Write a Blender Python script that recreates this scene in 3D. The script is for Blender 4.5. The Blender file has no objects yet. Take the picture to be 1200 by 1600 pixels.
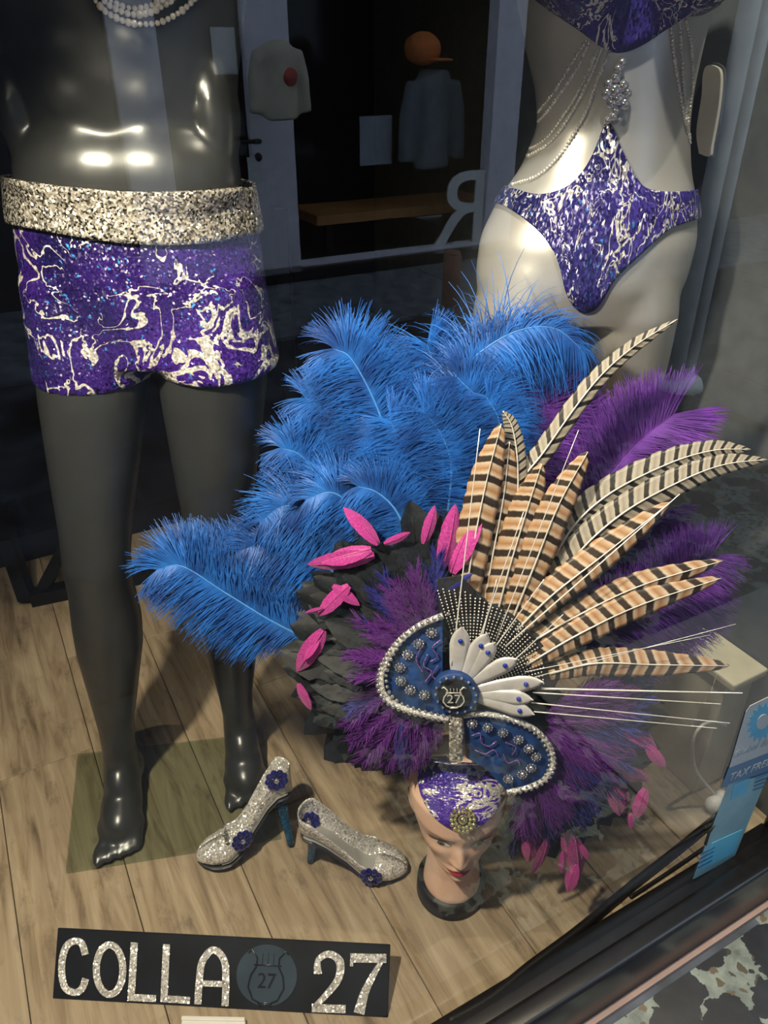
import bpy, bmesh, math, random
from mathutils import Vector, Matrix
from mathutils.bvhtree import BVHTree
R = random.Random(7)
SC = bpy.context.scene
COL = SC.collection
PI = math.pi
# ------------------------------------------------------------------ camera, world, lights
H = 1.30                                   # eye height over the display floor
PITCH = math.radians(31.0)
F = 1200.0                                 # focal length in pixels of a 1200x1600 frame
CP, SP = math.cos(PITCH), math.sin(PITCH)
YAW = math.radians(28.5)                   # the shop front is turned by this much
CY, SY = math.cos(YAW), math.sin(YAW)
cam = bpy.data.objects.new('camera', bpy.data.cameras.new('camera'))
COL.objects.link(cam)
cam.location = (0, 0, H)
cam.rotation_euler = (PI / 2 - PITCH, 0, 0)
cam.data.sensor_fit = 'VERTICAL'
cam.data.sensor_height = 32.0
cam.data.lens = 32.0 * F / 1600.0
cam.data.clip_start = 0.02
SC.camera = cam

world = bpy.data.worlds.new('overcast_sky')
SC.world = world
world.use_nodes = True
wb = world.node_tree.nodes['Background']
wb.inputs['Color'].default_value = (0.62, 0.79, 1.0, 1)
wb.inputs['Strength'].default_value = 2.9

def S(X, Y, z=0.0):
    """shop coordinates (X along the glass, Y into the shop) to world"""
    return Vector((X * CY - Y * SY, X * SY + Y * CY, z))

def spot(name, loc, target, power, size, color, radius=0.03):
    l = bpy.data.lights.new(name, 'SPOT')
    l.energy = power; l.spot_size = math.radians(size); l.spot_blend = 0.5
    l.color = color; l.shadow_soft_size = radius
    o = bpy.data.objects.new(name, l); COL.objects.link(o)
    o.location = loc
    d = Vector(target) - Vector(loc)
    o.rotation_euler = d.to_track_quat('-Z', 'Y').to_euler()
    return o
WARM = (1.0, 0.86, 0.64)
spot('ceiling_spot', (0.62, 0.86, 2.40), (0.25, 1.05, 0.1), 325, 70, WARM)
spot('added_face_spot', (-0.45, 0.36, 1.58), (0.08, 0.86, 0.25), 100, 92, WARM)  # low lamp added at left inside the glass to light the face frontally
spot('ceiling_spot', (0.10, 0.66, 2.40), (0.33, 1.20, 1.1), 95, 42, (1.0, 0.93, 0.8))
SC.view_settings.view_transform = 'Standard'
SC.view_settings.look = 'None'
SC.view_settings.exposure = 0.0
SC.view_settings.gamma = 1.0
SC.view_settings.use_curve_mapping = False

# ------------------------------------------------------------------ projection helpers
CAM = Vector((0, 0, H))
def ray(x, y):
    u, v = (x - 600) / F, (y - 800) / F
    return Vector((u, CP - SP * v, -(SP + CP * v)))
def at_z(x, y, z=0.0):
    r = ray(x, y); t = (z - H) / r.z
    return CAM + r * t
def at_d(x, y, d):
    r = ray(x, y); return CAM + r * (d / r.y)
def at_plane(x, y, p, n):
    r = ray(x, y); t = (Vector(p) - CAM).dot(n) / r.dot(n)
    return CAM + r * t
def at_S(x, y, Y):
    return at_plane(x, y, S(0, Y), S(0, 1))
GLASS_Y = 0.478
FAC_Y = -4.35
STREET = -0.095
def mirror_S(x, y, Y):
    """what the glass mirrors at this pixel, on the plane shop-Y = Y: (X, z)"""
    r = ray(x, y)
    rX = r.x * CY + r.y * SY; rY = -r.x * SY + r.y * CY
    t = (2 * GLASS_Y - Y) / rY
    return rX * t, H + r.z * t

# ------------------------------------------------------------------ object helpers
def tag(o, label=None, cat=None, group=None, kind=None):
    if label: o['label'] = label
    if cat: o['category'] = cat
    if group: o['group'] = group
    if kind: o['kind'] = kind
    return o
def thing(name, label, cat, loc=(0, 0, 0), group=None):
    o = bpy.data.objects.new(name, None); COL.objects.link(o)
    o.location = loc; o.empty_display_size = 0.05
    return tag(o, label, cat, group)
ORIG = {}
def origin(o):
    p = Vector((0, 0, 0))
    while o is not None:
        p += Vector(o.location); o = o.parent
    return p
def obj(name, me, mat=None, parent=None, smooth=True, shift=True):
    """link a mesh given in world coordinates as one object"""
    o = bpy.data.objects.new(name, me); COL.objects.link(o)
    if mat is not None and len(me.materials) == 0: me.materials.append(mat)
    if parent is not None:
        o.parent = parent
        if shift: me.transform(Matrix.Translation(-origin(parent)))
    if smooth:
        for p in me.polygons: p.use_smooth = True
    return o
def inst(name, me, mtx, parent):
    """an object that shares mesh data, placed by a world matrix (parents are unrotated)"""
    o = bpy.data.objects.new(name, me); COL.objects.link(o)
    o.parent = parent
    o.matrix_basis = Matrix.Translation(-origin(parent)) @ mtx if parent else mtx
    return o
class MB:
    def __init__(s): s.v = []; s.f = []; s.uv = {}
    def add(s, vs, fs, uvs=None):
        b = len(s.v); s.v += [tuple(v) for v in vs]
        s.f += [tuple(i + b for i in f) for f in fs]
        if uvs:
            for i, u in enumerate(uvs): s.uv[b + i] = u
        return b
    def grid(s, rows, uvs=None, closed=False):
        """rows: list of equally long lists of points"""
        n = len(rows[0]); vs = [p for r in rows for p in r]; fs = []
        for i in range(len(rows) - 1):
            for j in range(n if closed else n - 1):
                k = (j + 1) % n
                fs.append((i * n + j, i * n + k, (i + 1) * n + k, (i + 1) * n + j))
        u = [q for r in uvs for q in r] if uvs else None
        return s.add(vs, fs, u)
    def box(s, lo, hi, fn=None):
        x0, y0, z0 = lo; x1, y1, z1 = hi
        vs = [(x0,y0,z0),(x1,y0,z0),(x1,y1,z0),(x0,y1,z0),(x0,y0,z1),(x1,y0,z1),(x1,y1,z1),(x0,y1,z1)]
        if fn: vs = [fn(*v) for v in vs]
        s.add(vs, [(3,2,1,0),(4,5,6,7),(0,1,5,4),(1,2,6,5),(2,3,7,6),(3,0,4,7)])
    def loft(s, rings, n=28):
        """rings: (x,y,z,rx,ry); closed ends"""
        rows = []
        for (x, y, z, rx, ry) in rings:
            rows.append([(x + rx * math.cos(2*PI*k/n), y + ry * math.sin(2*PI*k/n), z) for k in range(n)])
        b = s.grid(rows, closed=True)
        s.f.append(tuple(b + k for k in range(n))[::-1])
        m = b + (len(rings) - 1) * n
        s.f.append(tuple(m + k for k in range(n)))
    def ball(s, c, r, seg=10, rings=7, rot=None):
        c = Vector(c)
        if not hasattr(r, '__len__'): r = (r, r, r)
        vs = []; fs = []
        M = rot or Matrix.Identity(3)
        vs.append(c + M @ Vector((0, 0, r[2])))
        for i in range(1, rings):
            a = PI * i / rings
            for k in range(seg):
                b = 2 * PI * k / seg
                vs.append(c + M @ Vector((r[0]*math.sin(a)*math.cos(b), r[1]*math.sin(a)*math.sin(b), r[2]*math.cos(a))))
        vs.append(c + M @ Vector((0, 0, -r[2])))
        for k in range(seg):
            fs.append((0, 1 + k, 1 + (k + 1) % seg))
            e = 1 + (rings - 2) * seg
            fs.append((len(vs) - 1, e + (k + 1) % seg, e + k))
        for i in range(rings - 2):
            for k in range(seg):
                a0 = 1 + i * seg
                fs.append((a0 + k, a0 + seg + k, a0 + seg + (k + 1) % seg, a0 + (k + 1) % seg))
        s.add(vs, fs)
    def tube(s, pts, r, n=6, cap=True):
        pts = [Vector(p) for p in pts]; rows = []
        N = None
        for i, p in enumerate(pts):
            t = (pts[min(i+1, len(pts)-1)] - pts[max(i-1, 0)])
            if t.length < 1e-9: t = Vector((0, 0, 1))
            t.normalize()
            if N is None: N = t.orthogonal().normalized()
            N = (N - t * N.dot(t)); N = N.normalized() if N.length > 1e-6 else t.orthogonal().normalized()
            B = t.cross(N)
            rr = r[i] if hasattr(r, '__len__') else r
            rows.append([p + (N * math.cos(2*PI*k/n) + B * math.sin(2*PI*k/n)) * rr for k in range(n)])
        b = s.grid(rows, closed=True)
        if cap:
            s.f.append(tuple(b + k for k in range(n))[::-1])
            m = b + (len(pts) - 1) * n
            s.f.append(tuple(m + k for k in range(n)))
    def mesh(s, name='m'):
        me = bpy.data.meshes.new(name)
        me.from_pydata([tuple(v) for v in s.v], [], s.f)
        if s.uv:
            ul = me.uv_layers.new(name='UVMap')
            vi = [l.vertex_index for l in me.loops]
            for i, v in enumerate(vi): ul.data[i].uv = s.uv.get(v, (0, 0))
        me.update()
        return me
def fix_normals(me):
    bm = bmesh.new(); bm.from_mesh(me); bmesh.ops.recalc_face_normals(bm, faces=bm.faces); bm.to_mesh(me); bm.free()
    return me
def applied(me, mods):
    o = bpy.data.objects.new('tmp', me); COL.objects.link(o)
    for typ, kw in mods:
        m = o.modifiers.new(typ, typ)
        for k, v in kw.items(): setattr(m, k, v)
    dg = bpy.context.evaluated_depsgraph_get(); dg.update()
    out = bpy.data.meshes.new_from_object(o.evaluated_get(dg))
    bpy.data.objects.remove(o)
    return out
def remesh(me, voxel, it=8, f=0.5):
    fix_normals(me)
    return applied(me, [('REMESH', dict(mode='VOXEL', voxel_size=voxel)), ('SMOOTH', dict(factor=f, iterations=it))])
def bevel(me, w, seg=2):
    return applied(me, [('BEVEL', dict(width=w, segments=seg, limit_method='ANGLE'))])
def bvh_of(me): return BVHTree.FromPolygons([v.co.copy() for v in me.vertices], [tuple(p.vertices) for p in me.polygons])
def smoothstep(a, b, x):
    t = max(0, min(1, (x - a) / (b - a))); return t * t * (3 - 2 * t)
def lerp_tab(tab, x):
    if x <= tab[0][0]: return tab[0][1]
    for (a, fa), (b, fb) in zip(tab, tab[1:]):
        if x <= b: return fa + (fb - fa) * (x - a) / (b - a) if b > a else fb
    return tab[-1][1]
def catmull(pts, n):
    pts = [Vector(p) for p in pts]; out = []
    m = len(pts) - 1
    for i in range(n + 1):
        s = i / n * m; k = min(int(s), m - 1); t = s - k
        p0 = pts[k - 1] if k > 0 else pts[k] * 2 - pts[k + 1]
        p1, p2 = pts[k], pts[k + 1]
        p3 = pts[k + 2] if k + 2 <= m else p2 * 2 - p1
        out.append(0.5 * ((2 * p1) + (p2 - p0) * t + (2*p0 - 5*p1 + 4*p2 - p3) * t*t + (3*p1 - p0 - 3*p2 + p3) * t**3))
    return out
def prism(front, offset):
    """closed outline (list of points) extruded by the vector offset"""
    n = len(front); m = MB(); off = Vector(offset)
    m.add(list(front) + [Vector(p) + off for p in front],
          [tuple(range(n)), tuple(range(n, 2 * n))[::-1]] + [(k, n + k, n + (k+1) % n, (k+1) % n) for k in range(n)])
    return fix_normals(m.mesh())

# ------------------------------------------------------------------ materials
MATS = {}
class NT:
    def __init__(s, name):
        s.m = bpy.data.materials.new(name); s.m.use_nodes = True
        s.t = s.m.node_tree; s.b = s.t.nodes['Principled BSDF']; s.out = s.t.nodes['Material Output']
    def n(s, typ, **kw):
        x = s.t.nodes.new(typ)
        for k, v in kw.items():
            if k.startswith('i_'):
                key = k[2:]
                key = int(key) if key.isdigit() else key.replace('_', ' ')
                x.inputs[key].default_value = v
            else: setattr(x, k, v)
        return x
    def l(s, a, b): s.t.links.new(a, b)
    def coord(s, kind='Object', scale=(1, 1, 1)):
        tc = s.n('ShaderNodeTexCoord'); mp = s.n('ShaderNodeMapping'); mp.inputs['Scale'].default_value = scale
        s.l(tc.outputs[kind], mp.inputs['Vector']); return mp.outputs['Vector']
    def ramp(s, fac, stops, interp='LINEAR'):
        r = s.n('ShaderNodeValToRGB'); cr = r.color_ramp; cr.interpolation = interp
        while len(cr.elements) < len(stops): cr.elements.new(0.5)
        for e, (p, c) in zip(cr.elements, stops): e.position = p; e.color = c if len(c) == 4 else (*c, 1)
        s.l(fac, r.inputs['Fac']); return r.outputs['Color']
    def mix(s, fac, a, b):
        x = s.n('ShaderNodeMix', data_type='RGBA')
        for inp, val in ((x.inputs[0], fac), (x.inputs[6], a), (x.inputs[7], b)):
            if hasattr(val, 'links') or hasattr(val, 'is_linked'): s.l(val, inp)
            else: inp.default_value = val if not hasattr(val, '__len__') else ((*val, 1) if len(val) == 3 else val)
        return x.outputs[2]
    def math(s, op, a, b=None):
        x = s.n('ShaderNodeMath', operation=op)
        for inp, val in ((x.inputs[0], a), (x.inputs[1], b)):
            if val is None: continue
            if hasattr(val, 'is_linked'): s.l(val, inp)
            else: inp.default_value = val
        return x.outputs[0]
    def noise(s, vec, scale, detail=3, rough=0.5, dist=0.0):
        x = s.n('ShaderNodeTexNoise', i_Scale=scale, i_Detail=detail, i_Roughness=rough, i_Distortion=dist)
        if vec is not None: s.l(vec, x.inputs['Vector'])
        return x.outputs['Fac']
    def bump(s, h, strength=0.3, dist=0.01):
        x = s.n('ShaderNodeBump', i_Strength=strength, i_Distance=dist); s.l(h, x.inputs['Height'])
        s.l(x.outputs['Normal'], s.b.inputs['Normal']); return x
    def setp(s, **kw):
        for k, v in kw.items():
            key = {'color': 'Base Color', 'rough': 'Roughness', 'metal': 'Metallic', 'spec': 'Specular IOR Level',
                   'coat': 'Coat Weight', 'sheen': 'Sheen Weight', 'alpha': 'Alpha', 'sub': 'Subsurface Weight'}[k]
            i = s.b.inputs[key]
            if hasattr(v, 'is_linked'): s.l(v, i)
            else: i.default_value = (*v, 1) if hasattr(v, '__len__') and len(v) == 3 else v
        return s
def plain(name, color, rough=0.5, metal=0.0, spec=0.5, coat=0.0, var=0.12, vscale=14, sheen=0.0):
    if name in MATS: return MATS[name]
    k = NT(name); nz = k.noise(k.coord(), vscale, 4)
    a = tuple(c * (1 - var) for c in color); b = tuple(min(1, c * (1 + var)) for c in color)
    k.setp(color=k.ramp(nz, [(0.3, a), (0.7, b)]), rough=rough, metal=metal, spec=spec, coat=coat, sheen=sheen)
    MATS[name] = k.m; return k.m
def sparkle_normal(k, vec, scale, amount):
    """each tiny facet of the glitter has its own tilt"""
    vo = k.n('ShaderNodeTexVoronoi', i_Scale=scale); k.l(vec, vo.inputs['Vector'])
    sub = k.n('ShaderNodeVectorMath', operation='SUBTRACT'); k.l(vo.outputs['Color'], sub.inputs[0]); sub.inputs[1].default_value = (0.5, 0.5, 0.5)
    sc = k.n('ShaderNodeVectorMath', operation='SCALE'); k.l(sub.outputs[0], sc.inputs[0]); sc.inputs['Scale'].default_value = amount
    g = k.n('ShaderNodeNewGeometry')
    ad = k.n('ShaderNodeVectorMath', operation='ADD'); k.l(g.outputs['Normal'], ad.inputs[0]); k.l(sc.outputs[0], ad.inputs[1])
    nm = k.n('ShaderNodeVectorMath', operation='NORMALIZE'); k.l(ad.outputs[0], nm.inputs[0])
    k.l(nm.outputs[0], k.b.inputs['Normal'])
    return vo
def glitter(name, color, scale=500, amount=1.1, rough=0.25, metal=0.35, dark=0.35):
    if name in MATS: return MATS[name]
    k = NT(name); v = k.coord(); vo = sparkle_normal(k, v, scale, amount)
    sep = k.n('ShaderNodeSeparateColor'); k.l(vo.outputs['Color'], sep.inputs[0])
    k.setp(color=k.ramp(sep.outputs[0], [(0.1, tuple(c * dark for c in color)), (0.75, color)]), rough=rough, metal=metal)
    MATS[name] = k.m; return k.m
def sequin(name, base, dark, pscale=9.0, width=0.035, gl=420, stretch=(1, 1, 1), teal=(0.03, 0.25, 0.6)):
    """stretch fabric with branching silver glitter print"""
    k = NT(name); v = k.coord(scale=stretch)
    n1 = k.noise(v, pscale, 2.5, 0.55, 1.6)
    rid = k.math('ABSOLUTE', k.math('SUBTRACT', n1, 0.5))
    n2 = k.noise(v, pscale * 0.45, 2)
    wid = k.math('MULTIPLY', k.math('SUBTRACT', n2, 0.40), width * 6)
    mask = k.math('LESS_THAN', rid, wid)
    fl = k.noise(v, gl * 0.35, 1)
    flm = k.math('GREATER_THAN', fl, 0.70)
    basec = k.ramp(k.noise(v, 6, 3), [(0.35, dark), (0.65, base)])
    basec = k.mix(k.math('MULTIPLY', flm, 0.8), basec, teal)
    vo = sparkle_normal(k, v, gl, 0.9)
    col = k.mix(mask, basec, (0.80, 0.78, 0.74))
    k.setp(color=col, metal=k.math('ADD', k.math('MULTIPLY', mask, 0.35), 0.12), rough=0.32, spec=0.6)
    return k.m
def feather_mat(name, c0, c1, scale=30, rough=0.6, trans=0.25, sheen=0.3):
    k = NT(name); nz = k.noise(k.coord(), scale, 3)
    col = k.ramp(nz, [(0.3, c0), (0.72, c1)])
    k.setp(color=col, rough=rough, sheen=sheen, spec=0.35)
    tr = k.n('ShaderNodeBsdfTranslucent'); k.l(col, tr.inputs['Color'])
    mx = k.n('ShaderNodeMixShader', i_0=trans); k.l(k.b.outputs[0], mx.inputs[1]); k.l(tr.outputs[0], mx.inputs[2])
    k.l(mx.outputs[0], k.out.inputs['Surface'])
    return k.m
def pheasant_mat(name, edge, mid, bar, bands, chev, barw=0.30, irr=0.12):
    """barred feather: uv.x across -1..1 (stored 0..1), uv.y along the shaft"""
    k = NT(name); tc = k.n('ShaderNodeTexCoord'); sp = k.n('ShaderNodeSeparateXYZ'); k.l(tc.outputs['UV'], sp.inputs[0])
    x = k.math('ABSOLUTE', k.math('SUBTRACT', k.math('MULTIPLY', sp.outputs[0], 2.0), 1.0))
    nz = k.noise(tc.outputs['UV'], 9, 3)
    y = k.math('ADD', sp.outputs[1], k.math('MULTIPLY', x, chev))
    y = k.math('ADD', y, k.math('MULTIPLY', k.math('SUBTRACT', nz, 0.5), irr / bands))
    fr = k.math('FRACT', k.math('MULTIPLY', y, float(bands)))
    barf = k.ramp(fr, [(0.0, (1, 1, 1)), (barw * 0.75, (1, 1, 1)), (barw, (0, 0, 0)), (0.94, (0, 0, 0)), (1.0, (1, 1, 1))])
    ground = k.ramp(fr, [(barw, edge), (0.62, mid), (1.0, edge)])
    ground = k.mix(k.math('MULTIPLY', x, 0.55), ground, mid)
    fine = k.n('ShaderNodeTexWave', i_Scale=60.0, i_Distortion=2.0); k.l(tc.outputs['UV'], fine.inputs['Vector'])
    col = k.mix(barf, ground, bar)
    col = k.mix(k.math('MULTIPLY', fine.outputs['Fac'], 0.22), col, bar)
    k.setp(color=col, rough=0.45, spec=0.4)
    return k.m

M_DARK = plain('dark_interior_paint', (0.006, 0.007, 0.010), 0.8)
M_MANN = plain('gunmetal_mannequin_lacquer', (0.060, 0.066, 0.068), 0.32, 0.6, var=0.06)
M_SILV = plain('silver_mannequin_lacquer', (0.66, 0.66, 0.63), 0.33, 0.6, var=0.04)
M_BLACK = plain('black_gloss_paint', (0.008, 0.008, 0.010), 0.25)
M_BLACKM = plain('black_matt_plastic', (0.006, 0.006, 0.007), 0.5, spec=0.3)
M_CHROME = plain('silver_chain_metal', (0.92, 0.90, 0.83), 0.2, 0.55, var=0.05)
M_CREAM = plain('cream_painted_wood', (0.62, 0.58, 0.42), 0.5)
M_WHITE = plain('white_plastic', (0.75, 0.75, 0.72), 0.4)
M_CRYST = plain('clear_rhinestone', (0.85, 0.87, 0.92), 0.08, 0.9, var=0.2, vscale=200)
M_GOLD = plain('iridescent_gold_crystal', (0.90, 0.78, 0.42), 0.10, 0.9, var=0.35, vscale=180)
M_SAPPH = plain('dark_blue_glass_stone', (0.012, 0.014, 0.16), 0.08, 0.3, coat=1.0, var=0.5, vscale=150)
M_GLSIL = glitter('silver_glitter', (0.92, 0.92, 0.90), 420, 1.0, dark=0.6)
M_GLBLU = glitter('blue_glitter', (0.01, 0.16, 0.36), 500, 1.0, dark=0.25)
M_BELT = glitter('silver_sequin_band', (0.88, 0.84, 0.74), 400, 1.3, 0.2, 0.6, 0.05)
M_SHORTS = sequin('purple_sequin_fabric', (0.046, 0.013, 0.21), (0.008, 0.005, 0.055), 17, 0.042)
M_BIKINI = sequin('violet_sequin_fabric', (0.040, 0.026, 0.22), (0.006, 0.008, 0.07), 46, 0.030, stretch=(1.0, 1.0, 0.45))
M_CAP = sequin('purple_silver_cap_fabric', (0.09, 0.03, 0.42), (0.02, 0.015, 0.18), 34, 0.09, 700, stretch=(0.6, 1, 1.6))
M_BLUE = feather_mat('blue_ostrich_feather', (0.005, 0.045, 0.23), (0.018, 0.17, 0.62), 22, 0.5, 0.18, 0.1)
M_PURP = feather_mat('purple_ostrich_feather', (0.055, 0.010, 0.16), (0.20, 0.045, 0.46), 22)
M_MARA = feather_mat('purple_hackle_feather', (0.045, 0.006, 0.12), (0.17, 0.020, 0.30), 40)
M_ROYAL = feather_mat('royal_blue_hackle_feather', (0.010, 0.010, 0.12), (0.025, 0.030, 0.34), 40)
M_COQUE = feather_mat('black_coque_feather', (0.002, 0.003, 0.005), (0.009, 0.013, 0.018), 40, 0.6, 0.05, 0.0)
M_PINK = feather_mat('pink_goose_feather', (0.36, 0.022, 0.22), (0.68, 0.085, 0.42), 30, 0.4)
M_SLEAF = plain('silver_painted_feather', (0.74, 0.74, 0.75), 0.38, 0.35, var=0.10, vscale=60)
M_QUILL = plain('pale_quill', (0.72, 0.70, 0.64), 0.3, 0.2)
M_BQUILL = plain('blue_quill', (0.06, 0.22, 0.55), 0.4)
M_PHEA = pheasant_mat('brown_barred_pheasant_feather', (0.64, 0.56, 0.45), (0.34, 0.17, 0.065), (0.026, 0.016, 0.010), 10, 0.025, 0.38)
M_REEV = pheasant_mat('grey_barred_pheasant_feather', (0.46, 0.42, 0.35), (0.25, 0.225, 0.18), (0.014, 0.012, 0.010), 19, -0.03, 0.36)
M_VELV = plain('blue_velvet', (0.005, 0.040, 0.17), 0.6, var=0.6, vscale=45, sheen=0.0)

# ------------------------------------------------------------------ the shop shell
def sh(fn_lo, fn_hi, m=None):
    b = m or MB(); b.box(fn_lo, fn_hi, lambda x, y, z: S(x, y, z)); return b
def struct(name, me, mat, parent=None, smooth=False):
    o = obj(name, me, mat, parent, smooth)
    if parent is None: o['kind'] = 'structure'
    return o
XL, XR, YB = -1.9, 1.14, 2.16
floor_o = struct('floor', sh((XL, 0.44, -0.06), (XR, YB, -0.016)).mesh(), M_DARK)
k = NT('weathered_oak_plank')
v = k.coord(scale=(9, 0.9, 9))
oi = k.n('ShaderNodeObjectInfo')
add = k.n('ShaderNodeVectorMath', operation='ADD'); k.l(v, add.inputs[0])
cmb = k.n('ShaderNodeCombineXYZ'); k.l(k.math('MULTIPLY', oi.outputs['Random'], 40.0), cmb.inputs[0]); k.l(cmb.outputs[0], add.inputs[1])
grain = k.noise(add.outputs[0], 4.5, 8, 0.62, 0.7)
col = k.ramp(grain, [(0.28, (0.12, 0.085, 0.052)), (0.46, (0.30, 0.235, 0.155)), (0.70, (0.44, 0.365, 0.255))])
v2 = k.coord(scale=(5, 2.2, 5)); kn = k.noise(v2, 3.0, 5, 0.7)
col = k.mix(k.ramp(kn, [(0.56, (0, 0, 0)), (0.72, (0.75, 0.75, 0.75))]), col, (0.085, 0.06, 0.042))
k.setp(color=col, rough=0.55, spec=0.3); k.bump(grain, 0.15, 0.004)
M_PLANK = k.m
PW = 0.19
nx = int((XR - XL) / PW) + 1
for i in range(nx):
    x0 = XL + i * PW; y = 0.50 - R.random() * 0.9
    while y < YB:
        y1 = y + 1.22
        a, b = max(y, 0.50), min(y1, YB)
        if b - a > 0.05:
            me = bevel(sh((x0 + 0.0007, a + 0.0007, -0.016), (min(x0 + PW, XR) - 0.0007, b - 0.0007, 0.0)).mesh(), 0.001, 1)
            # keep the plank's own grain direction: mesh in shop axes, object turned
            me.transform(Matrix.Rotation(-YAW, 4, 'Z'))
            me.materials.append(M_PLANK)
            o = bpy.data.objects.new('plank', me); COL.objects.link(o); o.parent = floor_o
            o.rotation_euler = (0, 0, YAW)
        y = y1
M_WALLG = plain('grey_side_wall_paint', (0.075, 0.085, 0.09), 0.7, vscale=30)
M_BROWN = plain('dark_maroon_backdrop', (0.006, 0.005, 0.007), 0.8)
struct('wall_back', sh((XL, YB, -0.06), (XR, YB + 0.08, 2.7)).mesh(), M_BROWN)
struct('wall_left', sh((XL - 0.08, 0.44, -0.06), (XL, YB + 0.08, 2.7)).mesh(), M_DARK)
struct('wall_right', sh((XR, 0.44, -0.06), (XR + 0.08, YB + 0.08, 2.7)).mesh(), M_WALLG)
struct('ceiling', sh((XL - 0.08, 0.44, 2.7), (XR + 0.08, YB + 0.08, 2.78)).mesh(), M_DARK)
# our own shop front: fascia over the glass, pier to the right
M_PIER = plain('pale_grey_stone', (0.42, 0.42, 0.42), 0.7, vscale=50)
struct('wall_front', sh((XL - 0.1, 0.40, 2.45), (XR + 0.3, 0.50, 4.2)).mesh(), M_PIER)
struct('wall_pier', sh((XR + 0.035, 0.36, STREET), (XR + 0.85, 0.52, 4.2)).mesh(), M_PIER)
# window: rail, lip, post, glass
win = bpy.data.objects.new('window_1', None); COL.objects.link(win); win['kind'] = 'structure'
win['label'] = 'large shop window pane in a black metal frame'
M_FRAME = plain('black_window_frame_metal', (0.006, 0.006, 0.007), 0.3, 0.0, vscale=60, var=0.3)
obj('bottom_rail', bevel(sh((XL, 0.440, -0.03), (XR - 0.03, 0.502, 0.014)).mesh(), 0.004), M_FRAME, win)
obj('outer_lip', bevel(sh((XL, 0.418, -0.09), (XR - 0.03, 0.455, 0.036)).mesh(), 0.008, 3), M_FRAME, win)
obj('corner_post', bevel(sh((XR - 0.032, 0.405, -0.09), (XR + 0.036, 0.50, 2.5)).mesh(), 0.006), M_FRAME, win)
obj('top_rail', sh((XL, 0.43, 2.42), (XR, 0.50, 2.5)).mesh(), M_FRAME, win)
k = NT('window_glass')
fr = k.n('ShaderNodeFresnel', i_IOR=1.72)
tr = k.n('ShaderNodeBsdfTransparent'); tr.inputs['Color'].default_value = (0.97, 0.985, 0.98, 1)
gl = k.n('ShaderNodeBsdfGlossy', i_Roughness=0.0)
mx = k.n('ShaderNodeMixShader'); k.l(fr.outputs[0], mx.inputs[0]); k.l(tr.outputs[0], mx.inputs[1]); k.l(gl.outputs[0], mx.inputs[2])
k.l(mx.outputs[0], k.out.inputs['Surface'])
M_GLASS = k.m
g = MB(); g.add([S(XL, GLASS_Y, 0.012), S(XR - 0.03, GLASS_Y, 0.012), S(XR - 0.03, GLASS_Y, 2.43), S(XL, GLASS_Y, 2.43)], [(0, 1, 2, 3)])
obj('pane', g.mesh(), M_GLASS, win, False)
struct('trim_1', sh((XL, 0.408, -0.095), (XR - 0.0, 0.4185, -0.083)).mesh(), plain('pinkish_mortar', (0.26, 0.18, 0.15), 0.8))
# terrazzo ledge outside
k = NT('terrazzo')
v = k.coord()
wn = k.n('ShaderNodeTexNoise', i_Scale=38.0, i_Detail=3.0); k.l(v, wn.inputs['Vector'])
ws = k.n('ShaderNodeVectorMath', operation='SCALE'); k.l(wn.outputs['Color'], ws.inputs[0]); ws.inputs['Scale'].default_value = 0.035
wa = k.n('ShaderNodeVectorMath', operation='ADD'); k.l(v, wa.inputs[0]); k.l(ws.outputs[0], wa.inputs[1]); v = wa.outputs[0]
vo = k.n('ShaderNodeTexVoronoi', i_Scale=11.0, feature='F1'); k.l(v, vo.inputs['Vector'])
nz = k.noise(v, 30, 4)
d = k.math('ADD', vo.outputs['Distance'], k.math('MULTIPLY', k.math('SUBTRACT', nz, 0.5), 0.35))
sepc = k.n('ShaderNodeSeparateColor'); k.l(vo.outputs['Color'], sepc.inputs[0])
big = k.math('MULTIPLY', k.math('LESS_THAN', d, 0.56), k.math('GREATER_THAN', sepc.outputs[0], 0.18))
v3 = k.n('ShaderNodeTexVoronoi', i_Scale=48.0); k.l(v, v3.inputs['Vector'])
sep3 = k.n('ShaderNodeSeparateColor'); k.l(v3.outputs['Color'], sep3.inputs[0])
small = k.math('MULTIPLY', k.math('LESS_THAN', v3.outputs['Distance'], 0.46), k.math('GREATER_THAN', sep3.outputs[1], 0.30))
chip = k.ramp(sep3.outputs[0], [(0.2, (0.010, 0.014, 0.016)), (0.6, (0.05, 0.042, 0.03)), (0.9, (0.10, 0.075, 0.05))])
col = k.mix(small, k.ramp(nz, [(0.3, (0.06, 0.075, 0.07)), (0.7, (0.20, 0.23, 0.20))]), chip)
col = k.mix(big, col, k.ramp(nz, [(0.3, (0.004, 0.005, 0.008)), (0.75, (0.014, 0.017, 0.022))]))
k.setp(color=col, rough=0.35)
struct('floor_terrazzo', sh((0.50, -1.10, STREET - 0.06), (2.6, 0.42, STREET)).mesh(), k.m)
# unseen slab added over our shop front to shade the near ground
struct('ceiling_added_shade', sh((XL - 1.5, -1.15, 2.45), (XR + 1.2, 0.40, 2.52)).mesh(), M_DARK)

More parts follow.
